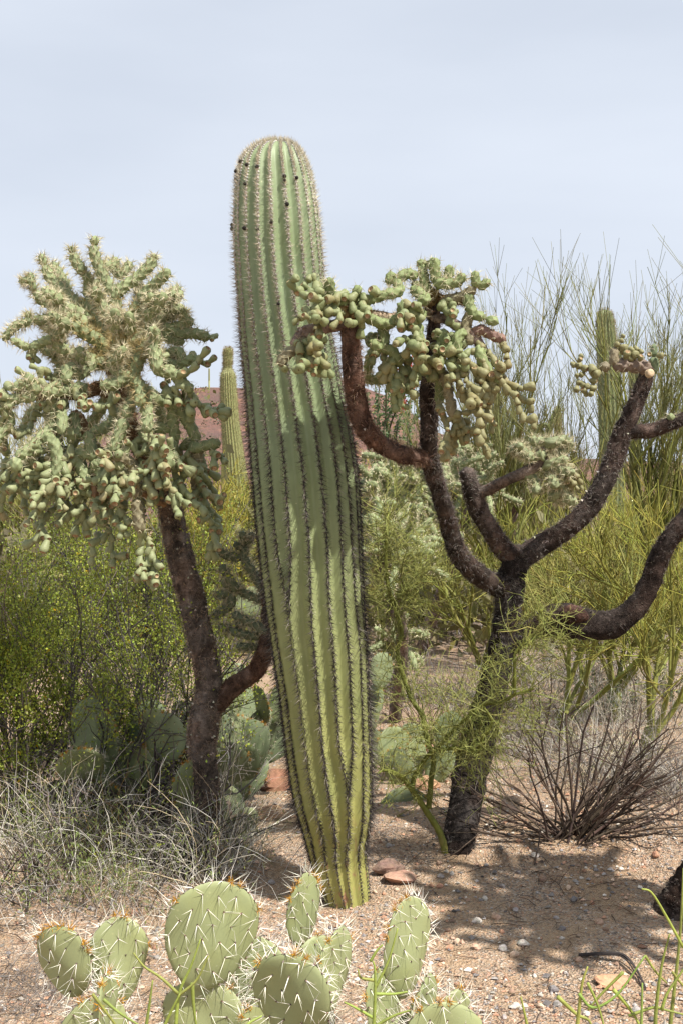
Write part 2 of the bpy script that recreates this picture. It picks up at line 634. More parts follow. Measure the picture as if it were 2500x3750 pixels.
STONE_COLS = [srgb(206, 170, 146), srgb(182, 174, 168), srgb(216, 206, 192), srgb(166, 138, 118), srgb(200, 154, 126), srgb(142, 136, 134), srgb(220, 192, 166)]
def stone_mesh(name, size, flat, col, seed, n=9, m=12, rough=0.35):
    r = np.random.default_rng(seed)
    lat = np.linspace(-math.pi / 2, math.pi / 2, n)
    th = np.arange(m) / m * 2 * math.pi
    d = np.stack([np.cos(lat)[:, None] * np.cos(th), np.cos(lat)[:, None] * np.sin(th), np.sin(lat)[:, None] * np.ones(m)], -1).reshape(-1, 3)
    rad = 1 + (fbm(d * 1.3 + seed * 3.7, 3) - 0.5) * rough * 2.4
    for _ in range(5):                                   # broken faces
        k = nrm(r.normal(size=3) * (1, 1, .8)); lim = r.uniform(.55, .85)
        dd = d @ k
        rad = np.where(dd > 0.05, np.minimum(rad, lim / np.maximum(dd, 0.05)), rad)
    V = d * rad[:, None] * np.array([size, size * r.uniform(.6, 1), size * flat])
    mb = MB()
    mb.add(V, None, ring_quads(n, m), jitter(col, len(V), .08, .03))
    return mb.mesh(name, M_STONE, None, smooth=False)

def rock(label, u, v, size, flat, col, seed, Y=None, turn=0.0, sink=0.3, group=None):
    p = G(u, v, Y)
    o = put('rock', stone_mesh('rock', size, flat, col, seed), None, p + np.array([0, 0, size * flat * (1 - sink) * .7]))
    o.rotation_euler = (0.08, 0.05, turn)
    return tag(o, label, 'rock', group)
rock('dark reddish broken rock beside the tall saguaro foot', 1425, 3195, .075, .55, srgb(150, 124, 110), 3, turn=.4)
rock('flat pink slab of rock leaning on the dark rock by the saguaro', 1460, 3222, .085, .28, srgb(196, 156, 134), 8, turn=1.2)
rock('flat orange stone slab lying on sand beside the black fallen branch', 2235, 3600, .075, .22, srgb(216, 168, 134), 12, turn=.3)
rock('large grey boulder half hidden behind the dry twigs', 430, 2960, .26, .62, srgb(158, 142, 132), 21)
rock('grey boulder under the dry shrub next to the creosote bush', 250, 3000, .22, .6, srgb(150, 138, 130), 25)
rock('orange brown rock behind the green palo verde stems', 1560, 2885, .10, .5, srgb(196, 154, 122), 31)
rock('rusty brown rock lying behind the saguaro and prickly pears', 1010, 2880, .16, .4, srgb(150, 110, 88), 33)
rock('pale tan rock on sand behind the saguaro foot', 985, 2990, .09, .4, srgb(190, 154, 122), 35)
rock('pale flat rock on the distant clearing behind the dark limb', 2270, 2370, .26, .3, srgb(210, 186, 160), 37)
rock('pinkish stone at the edge of the distant wash', 1735, 2195, .16, .5, srgb(216, 178, 146), 39)
rock('pale stone in the gravel behind the dry shrub stems', 1900, 2690, .12, .5, srgb(206, 190, 172), 41)

# separate small stones and the uncountable gravel
sm = [stone_mesh('stone', 1.0, .62, STONE_COLS[k % 7], 60 + k, 7, 9) for k in range(10)]
spots = [(1880, 3330), (1815, 3362), (1640, 3410), (1745, 3380), (1670, 3455), (1840, 3480), (1835, 3415), (2035, 3365), (2055, 3405), (1740, 3475),
         (1500, 3290), (1610, 3250), (1838, 3250), (1985, 3225), (2335, 3140), (2400, 3145), (2210, 3070), (2180, 3035), (1620, 3520), (1880, 3503),
         (2020, 3630), (1915, 3460), (1560, 3480), (2100, 3300), (2165, 3310), (2190, 3380), (1975, 3690), (2400, 3690), (1700, 3700), (1370, 3270), (1960, 3140), (2330, 3000)]
for k in range(46):
    spots.append((rng.uniform(1340, 2480), rng.uniform(3030, 3740)))
for k in range(22):
    spots.append((rng.uniform(1350, 2480), rng.uniform(2650, 2960)))
for k in range(20):
    spots.append((rng.uniform(60, 1000), rng.uniform(3200, 3600)))
for k, (u, v) in enumerate(spots):
    p = G(u, v)
    s = rng.uniform(.012, .024) * (1.0 if k < 32 else .8)
    put('stone', sm[rng.integers(10)], ground, p + np.array([0, 0, s * .3]), quat=Quaternion((0, 0, 1), rng.uniform(0, 6.28)), scale=s)

def build_gravel():
    K = 60000
    y = 3.1 * (9.5 / 3.1) ** rng.random(K)
    x = (rng.uniform(-.42, .62, K)) * y
    dens = fbm(np.stack([x * 1.7, y * 1.7, np.zeros(K)], 1), 3)
    ok = rng.random(K) < np.clip((dens - .30) * 3.2, .16, 1)
    x, y = x[ok], y[ok]; K = len(x)
    z = gz(x, y)
    s = np.clip(rng.lognormal(math.log(.0047), .55, K), .0018, .016)
    base = np.array([[1, 0, 0], [0, 1, 0], [-1, 0, 0], [0, -1, 0], [0, 0, 1], [0, 0, -1]], float)
    V = base[None] * (1 + rng.normal(size=(K, 6, 1)) * .2)
    V = V + rng.normal(size=(K, 6, 3)) * .18
    V = V * (s[:, None, None] * np.array([1, .8, .65]))
    a = rng.uniform(0, 6.28, K)
    ca, sa = np.cos(a)[:, None], np.sin(a)[:, None]
    V = np.stack([V[..., 0] * ca - V[..., 1] * sa, V[..., 0] * sa + V[..., 1] * ca, V[..., 2]], -1)
    V = V + np.stack([x, y, z + s * .25], 1)[:, None]
    T = np.array([[0, 1, 4], [1, 2, 4], [2, 3, 4], [3, 0, 4]])
    T = (np.arange(K)[:, None, None] * 6 + T).reshape(-1, 3)
    c = np.array(STONE_COLS)[rng.integers(0, 7, K)] * np.clip(1 + rng.normal(size=(K, 1)) * .34, .3, 1.6)
    mb = MB(); mb.add(V, T, None, np.repeat(c, 6, 0))
    o = mb.build('gravel', M_STONE, smooth=False, kind='stuff')
    tag(o, 'loose fine gravel scattered over the tan sand', 'gravel')
build_gravel()

def build_litter():
    mb = MB()
    K = 1500
    y = 3.2 * (7.5 / 3.2) ** rng.random(K); x = rng.uniform(-.36, .36, K) * y
    w = (fbm(np.stack([x, y, np.ones(K)], 1), 2) > .40)
    x, y = x[w], y[w]; K = len(x)
    a = rng.uniform(0, 6.28, K); L = rng.uniform(.03, .16, K)
    d = np.stack([np.cos(a), np.sin(a), np.zeros(K)], 1)
    pts = []
    for t in (0, .5, 1):
        q = np.stack([x, y], 1) + d[:, :2] * (L * t)[:, None] + rng.normal(size=(K, 2)) * .01
        pts.append(np.column_stack([q, gz(q[:, 0], q[:, 1]) + .004 + rng.random(K) * .012 * (t > 0)]))
    strands(mb, np.stack(pts, 1), rng.uniform(.0008, .002, K)[:, None] * np.array([1, 1, .5]), jitter(srgb(120, 100, 84), K, .4, .05))
    o = mb.build('dry_litter', M_TWIG, kind='stuff')
    tag(o, 'thin dry twig litter strewn over the sandy ground', 'litter')
build_litter()

# ------------------------------------------------------------------ hill
SIL = np.array([(-900, 1820), (-300, 1760), (100, 1690), (350, 1580), (520, 1470), (640, 1402), (740, 1388), (900, 1392), (1100, 1372), (1250, 1362), (1345, 1400), (1420, 1428), (1480, 1470), (1540, 1518),
                (1590, 1555), (1700, 1600), (1850, 1630), (2100, 1655), (2500, 1665), (3400, 1690)], float)
HY = 170.0
def hill_z(x, y):
    u = 1250 + x / HY * F
    v = np.interp(u, SIL[:, 0], SIL[:, 1])
    top = CAM_H + (1875 - v) / F * HY
    t = np.clip((y - 70) / (HY - 70), 0, 1)
    b = np.clip((y - HY) / 160, 0, 1)
    n = fbm(np.stack([np.ravel(x) * .06, np.ravel(y) * .06, 0 * np.ravel(x)], 1), 4).reshape(np.shape(x)) - .5
    return top * (t ** 1.35) * (1 - b) + n * 3.0 * t * (1 - t) * 2 + n * .8 * t - 1.2
def build_hill():
    xs = np.linspace(-110, 110, 200); ys = np.concatenate([np.linspace(62, HY, 80), np.linspace(HY + 6, 330, 20)])
    X, Yh = np.meshgrid(xs, ys)
    mb = MB(); mb.add(np.stack([X, Yh, hill_z(X, Yh)], -1), None, ring_quads(len(ys), len(xs), False))
    h = mb.build('hill', M_HILL, origin=np.zeros(3)); h['kind'] = 'structure'
    mb = MB()
    K = 1500
    x = rng.uniform(-75, 75, K); y = rng.uniform(75, HY - 1, K); z = hill_z(x, y)
    n = 15
    p = np.repeat(np.stack([x, y, z], 1), n, 0)
    sz = np.repeat(np.clip(rng.lognormal(-.25, .45, K), .35, 2.2), n)
    p = p + rng.normal(size=p.shape) * np.array([.42, .42, .3]) * sz[:, None] + np.array([0, 0, .35]) * sz[:, None]
    pal = np.array([srgb(126, 124, 72), srgb(110, 104, 76), srgb(150, 144, 84), srgb(92, 92, 70)])
    c = np.repeat(pal[rng.integers(0, 4, K)], n, 0)
    leaves(mb, p, rdirs(len(p)), sz * .42, sz * .25, c * (1 + rng.normal(size=(len(p), 1)) * .2))
    o = mb.build('hillside_scrub', M_LEAF, kind='stuff')
    tag(o, 'small olive scrub dotted over the distant red hillside', 'scrub')
build_hill()

# ------------------------------------------------------------------ saguaros
def rib_body(mb, zc, crest_deg, depth_k, col=(1, 1, 1), M=8, mat=0):
    """zc: rows of (x, y, z, radius); crest_deg: rows of crest angles, 0 facing -Y, growing towards +X"""
    n, R = crest_deg.shape
    rows, t = [], np.arange(M) / M
    s = np.abs(2 * t - 1)
    h = s ** 1.25 - .20 * np.exp(-(1 - s) / .10) + .0
    h = np.where(s > .999, 1 - .20, h)
    for k in range(n):
        a = crest_deg[k]
        nx = np.append(a[1:], a[0] + 360)
        gap = (nx - a)
        ang = (a[:, None] + gap[:, None] * t[None])
        dep = depth_k[k] * np.radians(gap)[:, None]
        rad = zc[k, 3] * (1 - dep * (1 - h[None]))
        ar = np.radians(ang)
        rows.append(np.stack([zc[k, 0] + rad * np.sin(ar), zc[k, 1] - rad * np.cos(ar), np.full_like(ar, zc[k, 2])], -1).reshape(-1, 3))
    V = np.concatenate(rows)
    m = R * M
    V = np.vstack([V, zc[-1, :3] + [0, 0, zc[-1, 3] * .3]])
    tr = [((n - 1) * m + j, (n - 1) * m + (j + 1) % m, n * m) for j in range(m)]
    mb.add(V, tr, ring_quads(n, m), col, mat)

def main_saguaro():
    k = 2500 / 1568
    Y = 4.52
    prof = np.array([  # v, left, right  (1568-wide measure)
        (333, 612, 664), (337, 596, 676), (344, 582, 685), (352, 571, 692), (364, 560, 699), (380, 551, 707), (400, 546, 714), (440, 539, 725), (500, 536, 735), (570, 537, 741), (640, 541, 747), (720, 547, 756), (800, 552, 771),
        (900, 562, 791), (1000, 569, 812), (1100, 577, 826), (1200, 585, 831), (1300, 596, 834), (1400, 608, 838), (1500, 624, 846), (1600, 640, 849), (1700, 652, 853),
        (1800, 665, 856), (1860, 678, 855), (1900, 691, 850), (1950, 705, 840), (2000, 718, 846), (2060, 742, 850), (2120, 757, 850), (2150, 758, 851)], float)
    v = np.concatenate([prof[:7, 0], np.linspace(410, 2150, 230)])
    L = np.interp(v, prof[:, 0], prof[:, 1]); Rr = np.interp(v, prof[:, 0], prof[:, 2])
    ker = np.array([.25, .5, .25])
    for _ in range(4):
        L[8:-1] = np.convolve(L, ker, 'same')[8:-1]; Rr[8:-1] = np.convolve(Rr, ker, 'same')[8:-1]
    u = (L + Rr) / 2 * k; w = (Rr - L) / 2 * k; vv = v * k
    Zc = np.stack([(u - 1250) / F * Y, np.full_like(u, Y), CAM_H - (vv - 1875) / F * Y, w / F * Y], 1)
    # crest angles traced at heights (v of the 2500-wide photo); two pairs of ribs join lower down
    lv = np.array([520, 909, 1700, 2006, 2195, 2312, 2691, 2845, 3036, 3265, 3430])
    ribs = {
        0: [-60, -59, -56, -55, -54, -55, -53, -50, -46, -52, -52],
        1: [-40, -41, -37, -37, -29, -29.6, -29.1, -26, -20.5, -29, -29],
        2: [-21, -22, -19, -19, -26.5, -28.6, -28.3, -25.2, -19.7, -28.2, -28.2],
        3: [-3, -4, 0, 1, -2, -4, -6, -3, 1, -6, -6],
        4: [16, 17, 18.5, 20.5, 18.5, 18, 15, 24, 22.0, 12, 12],
        5: [34, 35, 37, 38, 38, 38, 36, 26.3, 22.9, 12.9, 12.9],
        6: [51, 52, 52, 54, 56, 58, 55, 51, 48, 44, 44],
        7: [67, 68, 68, 70, 72, 75, 73, 72, 72, 70, 70]}
    back = np.linspace(86, 285, 12)
    crest = []
    for x in vv:
        f = [np.interp(x, lv, ribs[i]) for i in range(8)]
        crest.append(f + list(back))
    crest = np.array(crest)
    # smooth the traced lines
    for _ in range(3):
        crest[2:-2] = .25 * crest[1:-3] + .5 * crest[2:-2] + .25 * crest[3:-1]
    depth = np.interp(vv, [530, 640, 1000, 2600, 3100, 3400], [.08, .34, .42, .45, .38, .30])
    # rows must run bottom to top
    Zc, crest, depth, vv = Zc[::-1], crest[::-1], depth[::-1], vv[::-1]
    base = np.array([Zc[0, 0], Y, 0.0])
    root = thing('saguaro_cactus', 'tall ribbed green saguaro with dark spine rows and white domed tip', 'saguaro', base)
    mb = MB(); rib_body(mb, Zc, crest, depth)
    mb.build('stem', M_SAG, root)
    # areoles and spines along every crest
    s = np.concatenate([[0], np.cumsum(np.linalg.norm(np.diff(Zc[:, :3], axis=0), axis=1) + .6 * np.abs(np.diff(Zc[:, 3])))])
    ab, ad, al, aw, ac = [], [], [], [], []
    wool, woolc, woolr = [], [], []
    z_of = []
    for r in range(crest.shape[1]):
        q, i = s[0] + .01, 0
        skip = r in (2, 5)
        while q < s[-1] - .002:
            z0 = np.interp(q, s, Zc[:, 2])
            step = np.interp(z0, [0, 1.0, 2.2, 2.9, 3.05], [.017, .020, .019, .0165, .013])
            q += step * rng.uniform(.85, 1.15)
            row = [np.interp(q, s, Zc[:, j]) for j in range(4)]
            if row[2] < 0.0:
                continue
            vq = np.interp(q, s, vv)
            if (r == 2 and vq > 2230) or (r == 5 and vq > 2880):
                continue
            a = math.radians(np.interp(q, s, crest[:, r]))
            slope = np.interp(q, s, np.gradient(Zc[:, 3], s))
            nrm_ = np.array([math.sin(a), -math.cos(a), np.clip(-slope * 1.4, -.3, 3.0)]); nrm_ /= np.linalg.norm(nrm_)
            gapdep = depth[min(int(np.searchsorted(s, q)), len(depth) - 1)] * math.radians(18)
            rr = row[3] * (1 - .2 * gapdep)
            p = np.array([row[0] + rr * math.sin(a), row[1] - rr * math.cos(a), row[2]])
            tang = np.array([math.cos(a), math.sin(a), 0]); up = np.cross(nrm_, tang)
            z = row[2]
            top = np.clip((z - 1.75) / 1.1, 0, 1)
            if z < .16:
                nsp = 5
            elif z > 2.98:
                nsp = 18
            else:
                nsp = 14
            if 112 < math.degrees(a) < 255:
                nsp = 6
            th = rng.uniform(0, 6.28, nsp)
            out = rng.uniform(.12, .55, nsp)
            d = nrm_[None] * out[:, None] + np.cos(th)[:, None] * tang + np.sin(th)[:, None] * up
            ln = rng.uniform(.018, .033, nsp) * (1 - .25 * top)
            # long centrals pointing outward and down
            nc = 5 if z > .3 else 2
            dc = nrm_[None] * 1.0 + rng.normal(size=(nc, 3)) * .35 + np.array([0, 0, -.55 * (1 - top)]) + np.array([0, 0, .3 * top])
            d = np.vstack([nrm(d), nrm(dc)])
            ln = np.concatenate([ln, rng.uniform(.036, .06, nc) * (1 - .45 * top)])
            if z < .16:
                ln = ln * .5
            if z > 2.95:
                d = nrm(d + np.array([0, 0, .9]) + nrm_ * .8)
            m = len(d)
            dark = srgb(54, 46, 46); mid = srgb(150, 134, 116); tan = srgb(232, 222, 200)
            c = dark * (1 - np.clip(top * 1.7, 0, 1)) + (mid * (1 - np.clip(top * 2 - 1, 0, 1)) + tan * np.clip(top * 2 - 1, 0, 1)) * np.clip(top * 1.7, 0, 1)
            cc = jitter(c, m, .35, .04)
            grey = rng.random(m) < .16 * (1 - top)
            cc[grey] = srgb(165, 155, 142)
            ab.append(np.repeat(p[None], m, 0) + d * .001); ad.append(d); al.append(ln)
            aw.append(np.full(m, .00105) * rng.uniform(.7, 1.25, m)); ac.append(cc)
            wool.append(p); woolr.append(.0042 + .0032 * top)
            woolc.append(jitter(srgb(88, 78, 72) * (1 - top) + srgb(222, 218, 212) * top, 1, .12, .02)[0])
            z_of.append((z, r, p, nrm_))
    mb = MB()
    spikes(mb, np.concatenate(ab), np.concatenate(ad), np.concatenate(al), np.concatenate(aw), np.concatenate(ac))
    mb.build('spines', M_SPINE, root, kind='stuff', smooth=False)
    mb = MB()
    W = np.array(wool); r_ = np.array(woolr)
    oct_ = np.array([[1, 0, 0], [0, 1, 0], [-1, 0, 0], [0, -1, 0], [0, 0, 1], [0, 0, -1]], float)
    V = W[:, None] + oct_[None] * r_[:, None, None] * np.array([1.15, 1.15, .8])
    T = np.array([[0, 1, 4], [1, 2, 4], [2, 3, 4], [3, 0, 4], [1, 0, 5], [2, 1, 5], [3, 2, 5], [0, 3, 5]])
    T = (np.arange(len(W))[:, None, None] * 6 + T).reshape(-1, 3)
    mb.add(V, T, None, np.repeat(np.array(woolc), 6, 0))
    mb.build('areoles', M_SPINE, root, kind='stuff')
    # pale bristly crown of the growing tip
    K = 900
    tip = Zc[-1]
    rr_ = np.sqrt(rng.random(K)) * tip[3] * 1.05; aa = rng.uniform(0, 6.28, K)
    q = np.stack([tip[0] + rr_ * np.cos(aa), tip[1] + rr_ * np.sin(aa), np.full(K, tip[2] - .004)], 1)
    mb = MB(); spikes(mb, q, np.stack([np.cos(aa) * rr_ / tip[3] * .7, np.sin(aa) * rr_ / tip[3] * .7, np.ones(K)], 1) + rng.normal(size=(K, 3)) * .35, rng.uniform(.014, .03, K), .001, jitter(srgb(236, 226, 204), K, .12, .03))
    mb.build('tip_bristles', M_SPINE, root, kind='stuff', smooth=False)
    # blackened flower remains near the tip
    targets = [(890, 600), (876, 628), (937, 612), (908, 605), (1027, 650), (1029, 664), (1074, 660), (1042, 758), (997, 822), (945, 848), (901, 832), (872, 660), (893, 672), (849, 820), (866, 836), (1040, 1110)]
    for (tu, tv) in targets:
        best = min((x for x in z_of if x[2][1] < Y + .02), key=lambda x: (1250 + x[2][0] / x[2][1] * F - tu) ** 2 + (1875 - (x[2][2] - CAM_H) / x[2][1] * F - tv) ** 2)
        p, n_ = best[2], best[3]
        put('dried_flower', DRIED, root, p + n_ * .004, quat=Vector(n_).to_track_quat('Z', 'Y'), scale=rng.uniform(.8, 1.2))
    # the wispy remnant standing off the shoulder
    return root

def lathe(mb, prof, m=10, col=(1, 1, 1), mat=0, jig=0.0):
    prof = np.asarray(prof, float)
    th = np.arange(m) / m * 2 * math.pi
    V = np.stack([prof[:, :1] * np.cos(th), prof[:, :1] * np.sin(th), prof[:, 1:2] * np.ones(m)], -1).reshape(-1, 3)
    if jig:
        V = V * (1 + (vnoise(V * 60 + 5) - .5)[:, None] * jig)
    mb.add(V, None, ring_quads(len(prof), m), col, mat)
_mb = MB(); lathe(_mb, [(.0005, 0), (.006, .001), (.008, .006), (.0065, .011), (.003, .013), (.0005, .013)], 7, (1, 1, 1), 0, .5)
DRIED = _mb.mesh('dried_flower', M_DRIED)
main_saguaro()

def far_saguaro(label, u, Y, outline, ribs=22, group=None, z0=None, spines=True, mat=None):
    """outline: (v, half-width px) from the top down"""
    out = np.array(outline, float)
    v = np.linspace(out[0, 0], out[-1, 0], 70)
    v = np.sort(np.concatenate([out[:4, 0], v]))
    uu = np.interp(v, out[:, 0], out[:, 2]) if out.shape[1] > 2 else np.full_like(v, u)
    w = np.interp(v, out[:, 0], out[:, 1])
    Z = np.stack([(uu - 1250) / F * Y, np.full_like(v, Y), CAM_H - (v - 1875) / F * Y, w / F * Y], 1)[::-1]
    g = gz(Z[0, 0], Y) if z0 is None else z0
    if Z[0, 2] > g:
        Z = np.vstack([[Z[0, 0], Y, g - .05, Z[0, 3] * .92], Z])
    root = thing('saguaro_cactus', label, 'saguaro', np.array([Z[0, 0], Y, g]), group)
    mb = MB()
    cr = np.repeat((np.arange(ribs) * 360 / ribs - 75)[None], len(Z), 0)
    rib_body(mb, Z, cr, np.full(len(Z), .55), M=6)
    mb.build('stem', mat or M_SAGFAR, root)
    if spines:
        b, d = [], []
        for k in range(0, len(Z)):
            for r in range(ribs):
                a = math.radians(cr[0, r])
                n_ = np.array([math.sin(a), -math.cos(a), 0])
                for _ in range(5):
                    zz = Z[k, 2] + rng.uniform(-.04, .04)
                    b.append(np.array([Z[k, 0], Z[k, 1], zz]) + n_ * Z[k, 3] * .97); d.append(n_ + rng.normal(size=3) * .5)
        mb = MB(); spikes(mb, np.array(b), np.array(d), rng.uniform(.03, .06, len(b)), .0035, jitter(srgb(168, 152, 112), len(b), .2))
        mb.build('spines', M_SPINE, root, kind='stuff', smooth=False)
    return root
far_saguaro('distant yellow green saguaro with a narrow bottle neck top', 850, 24.0,
            [(1274, 8, 836), (1278, 15, 836), (1290, 18, 836), (1330, 17.5, 835), (1342, 15, 834), (1356, 20, 835), (1372, 29, 836), (1430, 31, 838), (1550, 34, 845), (1700, 42, 860), (1850, 50, 872), (2000, 52, 880)])
far_saguaro('distant straight saguaro with rounded top behind the cut cholla limb', 2215, 21.0,
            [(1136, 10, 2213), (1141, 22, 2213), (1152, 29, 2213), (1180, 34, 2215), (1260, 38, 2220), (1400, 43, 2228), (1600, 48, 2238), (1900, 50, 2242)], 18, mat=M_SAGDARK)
far_saguaro('slender saguaro standing close beside the straight round topped one', 2318, 26.0,
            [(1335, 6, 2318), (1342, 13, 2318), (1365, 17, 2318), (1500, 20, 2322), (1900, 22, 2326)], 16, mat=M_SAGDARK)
far_saguaro('small young saguaro poking out of the grey twiggy scrub', 2042, 30.0,
            [(1492, 5, 2040), (1498, 10, 2040), (1520, 13, 2041), (1600, 15, 2043), (1900, 16, 2045)], 16)
far_saguaro('tiny saguaro on the red hill crest next to the bottle necked saguaro', 767, HY - 2,
            [(1348, 1.5), (1352, 3), (1395, 3.5)], 10, z0=float(hill_z(np.array([(767 - 1250) / F * HY]), np.array([HY - 2.]))[0]), spines=False)
far_saguaro('tiny lone saguaro on the falling slope of the red hill near the ocotillo', 1527, HY - 2,
            [(1454, 1.5), (1458, 3), (1505, 3.5)], 10, z0=float(hill_z(np.array([(1527 - 1250) / F * HY]), np.array([HY - 2.]))[0]), spines=False)

# ------------------------------------------------------------------ chain-fruit chollas
def fruit_mesh(seed, fat, cup):
    r = np.random.default_rng(seed)
    mb = MB()
    prof = [(.10, -.04), (.19, .0), (.23 * fat, .14), (.27 * fat, .34), (.335 * fat, .58), (.35 * fat, .76), (.31 * fat, .92)]
    prof += [(.25 * fat, .985)] if cup else [(.2 * fat, 1.0), (.08, 1.02)]
    m = 12
    prof = np.array(prof)
    th = np.arange(m) / m * 2 * math.pi
    lump = 1 + .085 * np.cos(5 * th[None] + prof[:, 1:2] * 9) * np.cos(prof[:, 1:2] * 16 + seed)
    V = np.stack([prof[:, :1] * lump * np.cos(th), prof[:, :1] * lump * np.sin(th), prof[:, 1:2] * np.ones(m)], -1).reshape(-1, 3)
    V[:, :2] += (prof[:, 1].repeat(m) ** 2 * r.uniform(-.12, .12))[:, None]
    mb.add(V, None, ring_quads(len(prof), m), (1, 1, 1), 0)
    e = V[-m:].mean(0)
    if cup:
        rim = V[-m:]
        inner = e + (rim - e) * .86 - np.array([0, 0, .012])
        deep = e + (rim - e) * .55 - np.array([0, 0, .13])
        mb.add(np.vstack([rim, inner]), None, ring_quads(2, m), srgb(215, 205, 190), 0)
        mb.add(np.vstack([inner, deep, [e - [0, 0, .13]]]), [(m + j, m + (j + 1) % m, 2 * m) for j in range(m)], ring_quads(2, m), (1, 1, 1), 1)
    else:
        mb.add(np.vstack([V[-m:], [e + [0, 0, .0]]]), [(j, (j + 1) % m, m) for j in range(m)], None, srgb(190, 165, 130), 0)
    return mb, mb.mesh('fruit', [M_FRUIT, M_SCAR])
_FR = [fruit_mesh(1, 1.0, True), fruit_mesh(2, 1.08, True), fruit_mesh(3, .95, True), fruit_mesh(4, 1.05, False), fruit_mesh(5, 1.25, True), fruit_mesh(6, 1.32, False)]
FRUITS = [f[1] for f in _FR]
FRAW = {f[1].name: f[0] for f in _FR}

GREEN_STEM = srgb(150, 160, 116)
OLD_STEM = srgb(150, 142, 112)
PALE_SPINE = srgb(228, 218, 182)
GOLD_SPINE = srgb(206, 178, 120)
BROWN_SPINE = srgb(128, 82, 52)

